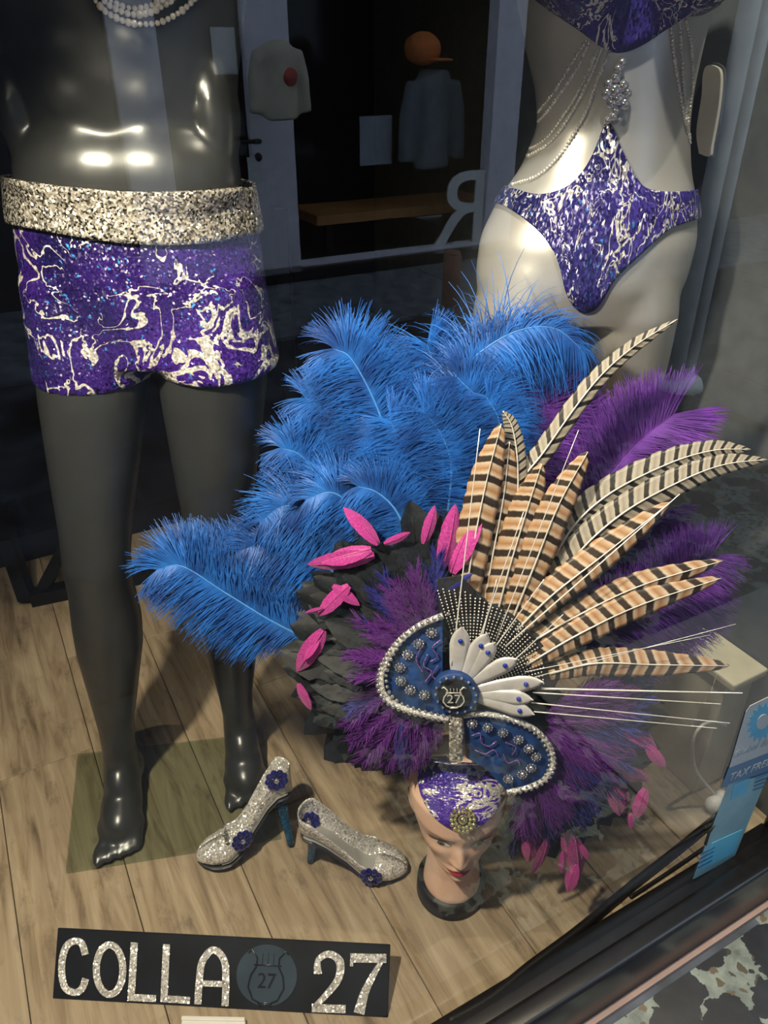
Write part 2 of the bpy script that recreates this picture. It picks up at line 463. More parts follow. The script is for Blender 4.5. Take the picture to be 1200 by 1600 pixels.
# ------------------------------------------------------------------ the street that the glass mirrors
M_SLAB = plain('blue_grey_paving', (0.15, 0.165, 0.19), 0.7, vscale=9, var=0.5)
M_ROAD = plain('dark_road_setts', (0.045, 0.050, 0.060), 0.6, vscale=5, var=0.9)
M_STEP = plain('pale_doorstep_stone', (0.20, 0.21, 0.21), 0.7)
M_NEAR = plain('dark_slate_paving', (0.038, 0.046, 0.062), 0.7, vscale=9, var=0.6)
st = struct('floor_street', sh((-5, -6.4, STREET - 0.2), (12, 0.44, STREET - 0.03)).mesh(), M_ROAD)
def slabs(x0, x1, y0, y1, w, d, mat, z):
    me0 = bevel(sh((0.004, 0.004, -0.03), (w - 0.004, d - 0.004, 0.0)).mesh(), 0.004, 1); me0.materials.append(mat)
    j = 0; y = y0
    while y < y1 - 0.01:
        x = x0
        while x < x1:
            o = bpy.data.objects.new('paving_slab', me0); COL.objects.link(o); o.parent = st
            o.location = S(x, y, z + R.uniform(-0.002, 0.002)); x += w
        y += d; j += 1
slabs(-1.98, 0.45, -1.11, 0.40, 0.60, 0.5, M_NEAR, STREET)
slabs(2.91, 4.0, -1.11, 0.40, 0.60, 0.5, M_NEAR, STREET)
slabs(-1.0, 8.0, -4.33, -3.05, 0.80, 0.425, M_SLAB, STREET)
me0 = bevel(sh((0.006, 0.006, -0.03), (0.39, 0.29, 0.0)).mesh(), 0.01, 1); me0.materials.append(M_ROAD)
y = -3.05; j = 0
while y < -1.13:
    x = -1.2 - (0.2 if j % 2 else 0)
    while x < 6.0:
        o = bpy.data.objects.new('road_sett', me0); COL.objects.link(o); o.parent = st
        o.location = S(x, y, STREET - 0.03 + R.uniform(-0.006, 0.006)); x += 0.396
    y += 0.2975; j += 1
struct('trim_2', bevel(sh((1.02, -0.14, STREET), (2.5, 0.36, STREET + 0.012)).mesh(), 0.01), M_STEP)
# opposite facade
M_FAC = plain('dark_facade_render', (0.045, 0.042, 0.045), 0.8, vscale=4)
M_LILAC = plain('pale_lilac_door_frame_paint', (0.80, 0.76, 0.84), 0.5)
M_OPAN = plain('dark_shop_glass', (0.010, 0.014, 0.020), 0.12)
def fx(px, py): return mirror_S(px, py, FAC_Y)
zt = 3.0
xa0, xa1 = fx(172, 100)[0], fx(246, 100)[0]
xb0, xb1 = fx(378, 100)[0], fx(448, 100)[0]
xc0, xc1 = fx(764, 150)[0], fx(806, 150)[0]
zs0 = fx(600, 404)[1]; zs1 = STREET + 0.02
def fbox(x0, x1, z0, z1, y0=-0.06, y1=0.06): return sh((x0, FAC_Y - y1, z0), (x1, FAC_Y - y0, z1)).mesh()
struct('wall_opposite', sh((-4, FAC_Y - 1.6, STREET), (12, FAC_Y - 1.5, 5.5)).mesh(), M_OPAN)
struct('wall_opposite_pier', fbox(-4, xa0 - 0.02, STREET, 5.5, -0.02, 0.3), M_FAC)
struct('wall_opposite_flank', fbox(xc1, 12, STREET, 5.5, -0.02, 0.3), M_FAC)
struct('wall_opposite_fascia', fbox(xa0 - 0.02, xc1, zt, 5.5, -0.02, 0.3), M_FAC)
struct('floor_opposite', sh((xa0 - 0.02, FAC_Y - 1.6, STREET - 0.1), (xc1, FAC_Y - 0.06, STREET + 0.01)).mesh(), M_DARK)
struct('ceiling_opposite', sh((xa0 - 0.02, FAC_Y - 1.6, zt), (xc1, FAC_Y - 0.3, zt + 0.05)).mesh(), M_DARK)
d1 = bpy.data.objects.new('door_1', None); COL.objects.link(d1); d1['kind'] = 'structure'
d1['label'] = 'lilac framed glazed door mirrored behind the male mannequin'
obj('door_frame', fbox(xa0, xa1, STREET, zt), M_LILAC, d1, False)
obj('door_frame', fbox(xb0, xb1, STREET, zt), M_LILAC, d1, False)
obj('door_rail', fbox(xa1, xb0, STREET + 0.03, STREET + 0.32), M_LILAC, d1, False)
g = MB(); g.add([S(xa1, FAC_Y, STREET + 0.3), S(xb0, FAC_Y, STREET + 0.3), S(xb0, FAC_Y, zt), S(xa1, FAC_Y, zt)], [(0, 1, 2, 3)])
obj('pane', g.mesh(), M_OPAN, d1, False)
hx, hz = fx(396, 218)
hb = MB(); hb.tube([S(hx, FAC_Y + 0.05, hz), S(hx, FAC_Y + 0.12, hz), S(hx - 0.12, FAC_Y + 0.12, hz)], 0.014, 8)
hb.ball(S(hx, FAC_Y + 0.065, hz - 0.10), 0.028)
obj('door_handle', hb.mesh(), M_BLACK, d1)
w2 = bpy.data.objects.new('window_2', None); COL.objects.link(w2); w2['kind'] = 'structure'
w2['label'] = 'dark shop window across the street mirrored in the glass'
obj('window_frame', fbox(xc0, xc1, STREET, zt), M_LILAC, w2, False)
obj('window_sill', fbox(xb1, xc0, zs1 + 0.06, zs0, -0.10), M_LILAC, w2, False)
obj('window_bead', fbox(xb1, xc0, zs0, zs0 + 0.03, -0.075), M_WHITE, w2, False)
struct('trim_3', fbox(xa0, xc1, STREET, STREET + 0.07, -0.22, 0.05), M_BLACK)
# things of the opposite window
def paper(name, label, x0, y0, x1, y1, mat, Y, th=0.004):
    a = mirror_S(x0, y0, Y); b = mirror_S(x1, y1, Y)
    me = sh((min(a[0], b[0]), Y - th, min(a[1], b[1])), (max(a[0], b[0]), Y, max(a[1], b[1]))).mesh()
    return tag(obj(name, me, mat, None, False), label, 'notice')
M_PAPER = plain('white_paper', (0.70, 0.72, 0.74), 0.7)
paper('paper_notice', 'white paper notice on the mirrored door glass', 328, 42, 372, 116, M_PAPER, FAC_Y + 0.02)
paper('paper_note', 'small white note under the mirrored door handle', 386, 246, 410, 284, M_PAPER, FAC_Y + 0.075)
paper('picture_card', 'grey picture card standing in the mirrored shop window', 562, 182, 612, 256, plain('grey_print', (0.35, 0.37, 0.42), 0.6), FAC_Y - 0.45, 0.01)
def mpt(px, py, Y):
    X, z = mirror_S(px, py, Y); return S(X, Y, z)
tb = thing('wooden_bench', 'orange brown wooden table in the mirrored shop window', 'table', mpt(620, 312, FAC_Y - 0.6) * 1.0)
a = mirror_S(486, 306, FAC_Y - 0.5); b = mirror_S(764, 322, FAC_Y - 0.5)
M_ORW = plain('orange_brown_wood', (0.55, 0.24, 0.07), 0.5)
obj('table_top', sh((a[0], FAC_Y - 0.95, b[1]), (b[0], FAC_Y - 0.40, b[1] + 0.07)).mesh(), M_ORW, tb, False)
for xx in (a[0] + 0.08, b[0] - 0.22):
    for yy in (-0.90, -0.48):
        obj('leg', sh((xx, FAC_Y + yy, STREET + 0.01), (xx + 0.06, FAC_Y + yy + 0.06, b[1])).mesh(), M_BROWN, tb, False)
# white letter R on that window and a brown post before it
def text_mesh(body, size=1.0, extrude=0.0):
    cu = bpy.data.curves.new('txt', 'FONT'); cu.body = body; cu.size = size; cu.extrude = extrude
    cu.align_x = 'CENTER'; cu.align_y = 'CENTER'; cu.resolution_u = 4
    o = bpy.data.objects.new('txt', cu); COL.objects.link(o)
    dg = bpy.context.evaluated_depsgraph_get(); dg.update()
    me = bpy.data.meshes.new_from_object(o.evaluated_get(dg)); bpy.data.objects.remove(o); bpy.data.curves.remove(cu)
    me.materials.clear()
    return me
c = mpt(722, 332, FAC_Y + 0.02)
hgt = abs(mirror_S(722, 275, FAC_Y)[1] - mirror_S(722, 390, FAC_Y)[1])
me = text_mesh('R', hgt * 1.42, 0.01)
me.transform(Matrix.Translation(c) @ Matrix.Rotation(YAW + PI, 4, 'Z') @ Matrix.Rotation(PI / 2, 4, 'X') @ Matrix.Diagonal((1.1, 1, 1, 1)))
tag(obj('window_letter', me, M_WHITE, None, False), 'white letter R on the mirrored shop window', 'letter')
X = mirror_S(705, 450, -2.9)[0]
pm = MB(); pm.tube([S(X, -2.9, STREET), S(X, -2.9, STREET + 0.37), S(X, -2.9, STREET + 0.385)], [0.055, 0.055, 0.04], 14)
post = thing('wooden_bollard', 'short reddish brown bollard mirrored beside the silver torso', 'bollard', S(X, -2.9, STREET))
obj('shaft', pm.mesh(), plain('reddish_brown_wood', (0.34, 0.15, 0.09), 0.6), post)
cp = MB(); cp.ball(S(X, -2.9, STREET + 0.385), (0.05, 0.05, 0.02)); obj('cap', cp.mesh(), MATS['reddish_brown_wood'], post)
# garments across the street
def garment(name, label, px, top, bot, halfw, Y, mat, extra=None):
    a = mirror_S(px, top, Y); b = mirror_S(px, bot, Y); hw = abs(mirror_S(px + halfw, top, Y)[0] - a[0])
    t = thing(name, label, 'clothing', S(a[0], Y, b[1]))
    m = MB(); h = a[1] - b[1]
    c = lambda dx, f: S(a[0] + dx, Y, b[1] + h * f)
    for f0 in [0]:
        rings = []
        for f, w in ((0, 0.95), (0.3, 0.9), (0.6, 0.85), (0.82, 0.95), (0.92, 0.8), (1.0, 0.35)):
            p = c(0, f); rings.append((p.x, p.y, p.z, hw * w * 0.75, hw * 0.45))
        m.loft(rings, 20)
    for sgn in (-1, 1):
        m.tube([c(sgn * hw * 0.62, 0.88), c(sgn * hw * 0.86, 0.55), c(sgn * hw * 0.95, 0.08)], [hw * 0.26, hw * 0.24, hw * 0.2], 10)
    obj('garment_body', remesh(m.mesh(), 0.02, 4), mat, t)
    return t, c, hw, h
t, c, hw, h = garment('hanging_shirt', 'cream top with a red patch mirrored over the door frame', 432, 62, 188, 44, FAC_Y + 0.35, plain('cream_cloth', (0.62, 0.55, 0.42), 0.8))
pm = MB(); pm.ball(c(0.05, 0.55) + S(0, hw * 0.36), (hw * 0.35, hw * 0.12, h * 0.12)); obj('red_patch', pm.mesh(), plain('red_print', (0.55, 0.10, 0.07), 0.7), t)
t, c, hw, h = garment('dark_jacket', 'grey blue jacket under an orange cap in the mirrored window', 678, 108, 262, 46, FAC_Y - 0.35, plain('grey_blue_cloth', (0.16, 0.19, 0.22), 0.8))
pm = MB(); p = c(0, 1.0); pm.loft([(p.x, p.y, p.z - 0.02, 0.06, 0.06), (p.x, p.y, p.z + 0.08, 0.05, 0.05)], 14); obj('neck_stub', pm.mesh(), M_DARK, t)
ct = thing('orange_cap', 'orange peaked cap in the mirrored shop window', 'cap', c(0, 1.0) + Vector((0, 0, 0.08)))
p = mpt(660, 76, FAC_Y - 0.35); pm = MB(); pm.ball(p, (0.13, 0.14, 0.11), 16, 9); obj('crown', pm.mesh(), plain('orange_cloth', (0.75, 0.20, 0.04), 0.8), ct)
pm = MB(); pm.ball(p + S(0.10, 0.06, -0.07), (0.13, 0.11, 0.015), 16, 7); obj('peak', pm.mesh(), MATS['orange_cloth'], ct)
# steel post standing in the road, mirrored at the right
r = ray(1062, 596); rX = r.x * CY + r.y * SY; rY = -r.x * SY + r.y * CY; tt = (STREET - H) / r.z
PX, PY = rX * tt, 2 * GLASS_Y - rY * tt
sp_ = thing('street_post', 'twin tube steel post mirrored at the right of the silver torso', 'post', S(PX, PY, STREET))
M_STEEL = plain('galvanised_steel', (0.80, 0.81, 0.80), 0.5, 0.0)
for dx, rr in ((-0.05, 0.042), (0.055, 0.026)):
    m = MB(); m.tube([S(PX + dx, PY, STREET), S(PX + dx, PY, 2.6)], rr, 12); obj('tube', m.mesh(), M_STEEL, sp_)
m = MB(); m.loft([(*S(PX, PY, STREET - 0.03), 0.12, 0.12), (*S(PX, PY, STREET + 0.02), 0.10, 0.10)], 16); obj('foot_plate', m.mesh(), M_STEEL, sp_)

# ------------------------------------------------------------------ male mannequin
MX, MD = -0.331, 1.08
mroot = thing('mannequin', 'dark grey male mannequin standing on a glass plate', 'mannequin', (-0.40, 1.06, 0))
m = MB()
m.loft([(MX, MD, 0.93, 0.13, 0.085), (MX, MD, 1.0, 0.152, 0.10), (MX, MD, 1.08, 0.150, 0.102), (MX + 0.006, MD, 1.14, 0.138, 0.094),
        (MX + 0.012, MD, 1.21, 0.132, 0.090), (MX + 0.012, MD, 1.27, 0.140, 0.096), (MX + 0.010, MD + 0.01, 1.34, 0.156, 0.104),
        (MX + 0.008, MD + 0.015, 1.42, 0.172, 0.108), (MX + 0.008, MD + 0.02, 1.49, 0.180, 0.095), (MX + 0.008, MD + 0.03, 1.54, 0.14, 0.07),
        (MX + 0.008, MD + 0.03, 1.58, 0.060, 0.058), (MX + 0.008, MD + 0.02, 1.66, 0.052, 0.055)], 36)
for sx in (-1, 1):
    cx = MX + 0.010
    m.ball((cx + sx * 0.068, MD - 0.062, 1.40), (0.078, 0.042, 0.062), 20, 12)          # chest
    m.ball((cx + sx * 0.030, MD - 0.036, 1.168), (0.112, 0.076, 0.074), 24, 16)          # lower belly
    m.ball((cx + sx * 0.185, MD + 0.02, 1.485), (0.055, 0.058, 0.062), 18, 10)          # shoulder cap
    m.ball((cx + sx * 0.118, MD - 0.028, 1.235), (0.028, 0.046, 0.070), 16, 10)         # flank muscle
    for i, zz in enumerate((1.205, 1.255, 1.305)):
        m.ball((cx + sx * 0.036, MD - 0.082, zz), (0.034, 0.014, 0.026), 14, 8)         # stomach muscles
def leg(hip, knee, ankle, toe):
    hip, knee, ankle, toe = map(Vector, (hip, knee, ankle, toe))
    prof = [(0.0, 0.082, 0.092), (0.25, 0.079, 0.088), (0.55, 0.068, 0.076), (0.85, 0.056, 0.062), (1.0, 0.053, 0.060)]
    rings = []
    for f, a, b in prof[::-1]:
        p = hip.lerp(knee, f); rings.append((*p, a, b))
    low = [(0.12, 0.052, 0.058, 0.004), (0.3, 0.058, 0.064, 0.014), (0.42, 0.057, 0.062, 0.014), (0.6, 0.046, 0.05, 0.008), (0.8, 0.034, 0.038, 0.0), (0.93, 0.031, 0.037, 0.0), (1.06, 0.034, 0.046, 0.002)]
    for f, a, b, off in low:
        p = knee.lerp(ankle, f); rings.insert(0, (p.x, p.y + off, p.z, a, b))
    m.loft(rings, 24)
    d = Vector((toe.x - ankle.x, toe.y - ankle.y, 0)).normalized(); s = Vector((-d.y, d.x, 0))
    rot = Matrix((s, -d, Vector((0, 0, 1)))).transposed()
    L = (Vector((toe.x, toe.y)) - Vector((ankle.x, ankle.y))).length
    A = Vector((ankle.x, ankle.y, 0))
    m.ball(A - d * 0.035 + Vector((0, 0, 0.045)), (0.034, 0.042, 0.046), 14, 9, rot)
    m.ball(A + d * 0.02 + Vector((0, 0, 0.065)), (0.036, 0.06, 0.055), 14, 9, rot)
    m.ball(A + d * L * 0.38 + Vector((0, 0, 0.042)), (0.040, 0.075, 0.036), 14, 9, rot)
    m.ball(A + d * L * 0.58 + Vector((0, 0, 0.026)), (0.047, 0.042, 0.024), 14, 9, rot)
    for i in range(5):
        sx = (-0.035, -0.014, 0.004, 0.020, 0.035)[i]
        c = A + d * (L * 0.90 - i * 0.006) + s * sx + Vector((0, 0, 0.016))
        m.ball(c, (0.0088 if i else 0.0125, 0.030, 0.0125), 10, 7, rot)
leg((-0.416, 1.08, 0.96), (-0.462, 1.02, 0.60), (-0.520, 1.05, 0.11), at_z(185, 1352))
leg((-0.246, 1.08, 0.96), (-0.276, 1.07, 0.60), (-0.300, 1.14, 0.11), at_z(388, 1262))
body_me = remesh(m.mesh(), 0.0052, 12)
BODY_BVH = bvh_of(body_me)
obj('body', body_me, M_MANN, mroot)
# navel and the glass foot plate
pl = [at_z(122, 1182), at_z(104, 1366), at_z(440, 1312), at_z(400, 1150)]
k = NT('green_tinted_plate_glass')
fr = k.n('ShaderNodeFresnel', i_IOR=1.5)
tr = k.n('ShaderNodeBsdfTransparent'); tr.inputs['Color'].default_value = (0.86, 0.90, 0.86, 1)
gl = k.n('ShaderNodeBsdfGlossy', i_Roughness=0.03)
mx = k.n('ShaderNodeMixShader'); mx.inputs[0].default_value = 0.06; k.l(tr.outputs[0], mx.inputs[1]); k.l(gl.outputs[0], mx.inputs[2]); k.l(mx.outputs[0], k.out.inputs['Surface'])
o = obj('base_plate', prism([p + Vector((0, 0, 0.001)) for p in pl], (0, 0, 0.007)), k.m, mroot, False); o['label'] = 'green tinted square glass foot plate'
def ray_on(bvh, x, y, off=0.0):
    r = ray(x, y).normalized(); best = None
    for b in (bvh if isinstance(bvh, tuple) else (bvh,)):
        h, n, i, d = b.ray_cast(CAM, r)
        if h is not None and (best is None or d < best[1]): best = (h, d)
    return None if best is None else best[0] - r * off
# shorts
sroot = thing('sequin_shorts', 'purple shorts with silver branching print on the male mannequin', 'shorts', (MX, MD, 0.9))
m = MB()
m.loft([(MX, MD, 0.965, 0.160, 0.102), (MX, MD, 1.02, 0.166, 0.112), (MX, MD, 1.08, 0.163, 0.113), (MX, MD, 1.135, 0.156, 0.108), (MX + 0.003, MD, 1.195, 0.149, 0.103), (MX + 0.003, MD, 1.30, 0.149, 0.103)], 40)
for hx, z0 in ((-0.417, 0.892), (-0.247, 0.905)):
    m.loft([(hx - (0.006 if hx < -0.4 else -0.006), 1.075, z0, 0.089, 0.098), (hx, 1.078, 0.95, 0.088, 0.100), (hx, 1.08, 1.04, 0.080, 0.100)], 32)
SH_BVH = bvh_of(remesh(m.mesh(), 0.0065, 6))
def shorts_rings(top): return [(MX, MD, 0.925, 0.158, 0.094), (MX, MD, 0.965, 0.160, 0.102), (MX, MD, 1.02, 0.166, 0.112), (MX, MD, 1.08, 0.163, 0.113), (MX, MD, top, 0.156, 0.108)]
m.v = m.v[240:]; m.f = [tuple(i - 240 for i in f) for f in m.f if min(f) >= 240]
m.loft(shorts_rings(1.135), 40)
shorts_me = remesh(m.mesh(), 0.0065, 6)
obj('shorts_fabric', shorts_me, M_SHORTS, sroot)
def wrap_shell(bvh, axis, top_px, bot_px, off, zt_back, zb_back, n=160, nz=10, thick=0.003, span=PI):
    """band of cloth round a body: its edges are traced where they lie on the body, then carried round the back"""
    def tz(pxs):
        tab = []
        P = [Vector((x, y, 0)) for x, y in pxs]
        for p in catmull(P, 90):
            h = ray_on(bvh, p.x, p.y)
            if h is None: continue
            tab.append((math.atan2(h.x - axis[0], -(h.y - axis[1])), h.z))
        tab.sort(); return tab
    tt, tb = tz(top_px), tz(bot_px)
    def ev(tab, th, back):
        if th < tab[0][0]: return tab[0][1] + (back - tab[0][1]) * smoothstep(0, 1.2, tab[0][0] - th)
        if th > tab[-1][0]: return tab[-1][1] + (back - tab[-1][1]) * smoothstep(0, 1.2, th - tab[-1][0])
        return lerp_tab(tab, th)
    rows = []
    for i in range(n + 1):
        th = -span + 2 * span * i / n
        d = Vector((math.sin(th), -math.cos(th), 0)); col_ = []
        a, b = ev(tt, th, zt_back), ev(tb, th, zb_back)
        for j in range(nz + 1):
            z = a + (b - a) * j / nz
            o_ = Vector((axis[0], axis[1], z)) + d * 0.6
            h, dd = None, 9
            for b_ in (bvh if isinstance(bvh, tuple) else (bvh,)):
                q = b_.ray_cast(o_, -d)
                if q[0] is not None and q[3] < dd: h, dd = q[0], q[3]
            if h is None or dd > 0.62: h = col_[-1] - d * off if col_ else Vector((axis[0], axis[1], z)) + d * 0.05
            h = Vector((h.x, h.y, z))
            col_.append(h + d * off)
        rows.append(col_)
    g = MB(); g.grid(rows); me = fix_normals(g.mesh())
    return applied(me, [('SOLIDIFY', dict(thickness=thick, offset=0.0)), ('SMOOTH', dict(factor=0.3, iterations=2))])
obj('waistband', wrap_shell((SH_BVH, BODY_BVH), (MX, MD), [(12, 276), (100, 289), (200, 298), (300, 297), (388, 291)],
    [(4, 346), (100, 364), (200, 379), (300, 381), (394, 366)], 0.006, 1.15, 1.09, thick=0.006), M_BELT, sroot)
# necklaces
def beads(path, r, step, jitter=0.0, seg=6, rg=4):
    m = MB(); acc = 0; path = [Vector(p) for p in path]
    for a, b in zip(path, path[1:]):
        L = (b - a).length
        while acc < L:
            m.ball(a.lerp(b, acc / L), r * R.uniform(1 - jitter, 1 + jitter), seg, rg); acc += step
        acc -= L
    return m
def body_path(bvh, pxs, n, off):
    out = []
    for p in catmull([Vector((x, y, 0)) for x, y in pxs], n):
        h = ray_on(bvh, p.x, p.y, off)
        if h is not None: out.append(h)
    return out
nroot = thing('bead_necklace', 'pair of silver bead strands round the male mannequin neck', 'necklace', (MX, MD, 1.4))
for pxs in ([(95, -140), (112, -70), (150, 2), (186, 30), (224, 38), (262, 30), (305, -4), (330, -70), (342, -140)],
            [(110, -140), (126, -70), (160, -4), (186, 16), (216, 23), (246, 14), (275, -10), (305, -70), (322, -140)],
            [(120, -140), (136, -70), (168, -6), (188, 8), (214, 13), (240, 6), (266, -14), (294, -70), (312, -140)]):
    p = body_path(BODY_BVH, pxs, 120, 0.006)
    obj('bead_strand', beads(p, 0.0036, 0.0062, 0.25).mesh(), M_CHROME, nroot)

# ------------------------------------------------------------------ silver female torso form
FX, FD = 0.322, 1.25
froot = thing('torso_form', 'silver female torso form on a black pole stand', 'mannequin', (FX, FD + 0.02, 0))
m = MB()
m.loft([(0.312, FD, 0.93, 0.150, 0.090), (0.314, FD, 0.99, 0.168, 0.112), (0.318, FD, 1.05, 0.168, 0.115), (0.324, FD, 1.10, 0.152, 0.104),
        (0.331, FD, 1.15, 0.126, 0.088), (0.334, FD, 1.205, 0.110, 0.080), (0.328, FD, 1.25, 0.112, 0.082), (0.318, FD, 1.31, 0.124, 0.090),
        (0.312, FD, 1.38, 0.138, 0.095), (0.312, FD + 0.01, 1.46, 0.150, 0.085), (0.312, FD + 0.02, 1.52, 0.155, 0.065), (0.312, FD + 0.02, 1.56, 0.07, 0.05), (0.312, FD + 0.01, 1.62, 0.045, 0.045)], 40)
for sx in (-1, 1):
    m.ball((0.314 + sx * 0.066, FD - 0.085, 1.395), (0.062, 0.062, 0.058), 20, 12)
    m.ball((0.314 + sx * 0.075, FD + 0.075, 1.0), (0.08, 0.065, 0.085), 18, 12)      # seat
m.ball((0.322, FD - 0.070, 1.06), (0.085, 0.042, 0.09), 18, 12)                       # belly
m.loft([(0.214, FD + 0.02, 0.79, 0.070, 0.078), (0.218, FD + 0.01, 0.86, 0.074, 0.085), (0.226, FD, 0.94, 0.079, 0.096), (0.24, FD, 1.02, 0.078, 0.10)], 28)
m.loft([(0.424, FD + 0.02, 0.785, 0.058, 0.072), (0.414, FD + 0.01, 0.86, 0.068, 0.082), (0.402, FD, 0.94, 0.076, 0.095), (0.385, FD, 1.02, 0.078, 0.10)], 28)
fem_me = remesh(m.mesh(), 0.006, 24)
FEM = bvh_of(fem_me)
obj('torso_body', fem_me, M_SILV, froot)
m = MB(); m.tube([(FX, FD + 0.02, 0.012), (FX, FD + 0.02, 0.95)], 0.011, 12); obj('pole', m.mesh(), M_BLACK, froot)
m = MB(); m.loft([(FX, FD + 0.02, 0.0005, 0.11, 0.11), (FX, FD + 0.02, 0.010, 0.11, 0.11), (FX, FD + 0.02, 0.016, 0.03, 0.03)], 36); obj('stand_base', m.mesh(), M_BLACK, froot)
ax = (0.318, FD)
broot = thing('bikini_bottom', 'purple sequin bikini bottom with pointed front on silver torso', 'bikini', (FX, FD, 1.0))
o = obj('bikini_fabric', wrap_shell(FEM, ax, [(764, 281), (800, 292), (845, 303), (885, 292), (910, 268), (928, 236), (944, 194), (954, 192), (966, 222), (984, 262), (1005, 292), (1045, 299), (1088, 296)],
    [(764, 312), (800, 326), (845, 362), (872, 405), (886, 460), (905, 486), (930, 482), (960, 436), (1000, 395), (1042, 358), (1086, 342)], 0.004, 1.06, 1.02, n=260, nz=16), M_BIKINI, broot)
troot = thing('sequin_bra', 'purple sequin bra with pointed lower edge on silver torso', 'bikini', (FX, FD, 1.38))
obj('bikini_fabric', wrap_shell(FEM, (0.314, FD), [(800, -190), (870, -215), (950, -150), (1030, -215), (1100, -190)],
    [(806, -30), (845, 2), (900, 42), (940, 74), (966, 84), (1000, 72), (1045, 40), (1092, 8)], 0.006, 1.40, 1.36, n=220, nz=14), M_BIKINI, troot)
# body chain
croot = thing('body_chain', 'silver body chains draped from purple bra across the torso hips', 'jewellery', (FX, FD - 0.1, 1.2))
for pxs in ([(919, 58), (895, 95), (868, 140), (838, 178), (806, 215)],
            [(922, 60), (905, 100), (876, 145), (840, 190), (800, 208), (792, 232)],
            [(936, 72), (916, 118), (886, 172), (846, 222), (785, 246)],
            [(940, 74), (921, 122), (892, 178), (852, 228), (780, 262)],
            [(951, 84), (934, 124), (912, 182), (876, 240), (840, 274), (800, 288)],
            [(1049, 44), (1054, 90), (1064, 150), (1072, 190), (1084, 240)],
            [(1062, 34), (1066, 90), (1070, 160), (1076, 210), (1086, 268)],
            [(1072, 32), (1080, 70), (1083, 120), (1078, 170), (1074, 200)]):
    p = body_path(FEM, pxs, 90, 0.004)
    if len(p) > 3: obj('chain_strand', beads(p, 0.0025, 0.0048, 0.2, 6, 4).mesh(), M_CHROME, croot)
pend = MB()
for (x, y, s) in ((972, 98, .006), (966, 108, .006), (962, 122, .007), (950, 132, .007), (974, 134, .008), (960, 142, .010), (948, 146, .008), (980, 146, .007),
                  (966, 154, .009), (956, 160, .008), (976, 162, .008), (962, 172, .006), (958, 182, .006), (950, 188, .005), (968, 188, .004)):
    h = ray_on(FEM, x, y, 0.008)
    if h is not None: pend.ball(h, s, 8, 6)
obj('crystal_pendant', pend.mesh(), M_CRYST, croot)

# ------------------------------------------------------------------ display head
HX, HD, HZ = 0.121, 0.845, 0.13
hroot = thing('display_head', 'skin coloured female display head with red lips on a black ring', 'display head', (HX, HD, 0))
A_T = [(0, .020), (.008, .032), (.03, .047), (.06, .061), (.1, .072), (.13, .079), (.16, .080), (.185, .070), (.2, .052), (.2135, .012)]
F_T = [(0, .066), (.010, .079), (.022, .0835), (.037, .082), (.06, .082), (.1, .083), (.125, .0885), (.16, .084), (.185, .068), (.2, .049), (.2135, .012)]
B_T = [(0, .02), (.03, .045), (.06, .07), (.1, .09), (.15, .095), (.185, .076), (.2, .056), (.2135, .014)]
def gauss(x, s): return math.exp(-(x / s) ** 2)
def face_disp(x, z):
    d = 0.0
    nz = smoothstep(0.108, 0.060, z)                          # nose, bridge to tip
    if 0.052 < z < 0.125:
        d += gauss(x, 0.0062 + 0.0035 * nz) * (0.004 + 0.0115 * nz) * smoothstep(0.050, 0.060, z) * smoothstep(0.125, 0.100, z)
    for s in (-1, 1):
        d += 0.0045 * gauss(x - s * 0.010, 0.0055) * gauss(z - 0.0595, 0.006)      # nostril wings
        d -= 0.0078 * gauss(x - s * 0.031, 0.0165) * gauss(z - 0.099, 0.0105)      # eye sockets
        d += 0.0065 * gauss(x - s * 0.031, 0.0125) * gauss(z - 0.0985, 0.0065)     # eyeballs
        d += 0.0018 * gauss(x - s * 0.030, 0.020) * gauss(z - 0.117, 0.008)        # brow
        d += 0.0050 * gauss(x - s * 0.042, 0.018) * gauss(z - 0.078, 0.015)        # cheekbone
        d -= 0.0030 * gauss(x - s * 0.036, 0.012) * gauss(z - 0.045, 0.015)
    d += 0.0055 * gauss(x, 0.020) * gauss(z - 0.0400, 0.0045)                      # upper lip
    d += 0.0060 * gauss(x, 0.017) * gauss(z - 0.0310, 0.0045)                      # lower lip
    d -= 0.0030 * gauss(x, 0.022) * gauss(z - 0.0358, 0.0016)
    d -= 0.0035 * gauss(x, 0.020) * gauss(z - 0.0215, 0.005)
    d += 0.0050 * gauss(x, 0.016) * gauss(z - 0.008, 0.010)                        # chin
    return d
rows = []
NZ, NTH = 110, 140
for i in range(NZ + 1):
    z = 0.2135 * (1 - (1 - i / NZ) ** 1.0)
    a, f, b = lerp_tab(A_T, z), lerp_tab(F_T, z), lerp_tab(B_T, z)
    row = []
    for j in range(NTH):
        th = 2 * PI * j / NTH
        sx, cy = math.sin(th), math.cos(th)
        x = a * math.copysign(abs(sx) ** 0.92, sx)
        y = -(f * max(cy, 0) ** 0.9 if cy > 0 else -b * (-cy) ** 0.95)
        if cy > 0: y -= face_disp(x, z) * smoothstep(0.1, 0.5, cy)
        row.append((HX + x, HD + y, HZ + z))
    rows.append(row)
m = MB(); b0 = m.grid(rows, closed=True)
m.f.append(tuple(b0 + q for q in range(NTH))); m.f.append(tuple(b0 + NZ * NTH + q for q in range(NTH))[::-1])
m.loft([(HX, HD - 0.002, 0.006, 0.053, 0.056), (HX, HD - 0.002, 0.04, 0.050, 0.053), (HX, HD + 0.002, 0.08, 0.045, 0.047), (HX, HD + 0.006, 0.13, 0.044, 0.048), (HX, HD + 0.01, 0.19, 0.045, 0.05)], 40)
for s in (-1, 1):
    m.ball((HX + s * 0.072, HD + 0.012, HZ + 0.092), (0.007, 0.017, 0.030), 12, 9, Matrix.Rotation(s * 0.25, 3, 'Y'))
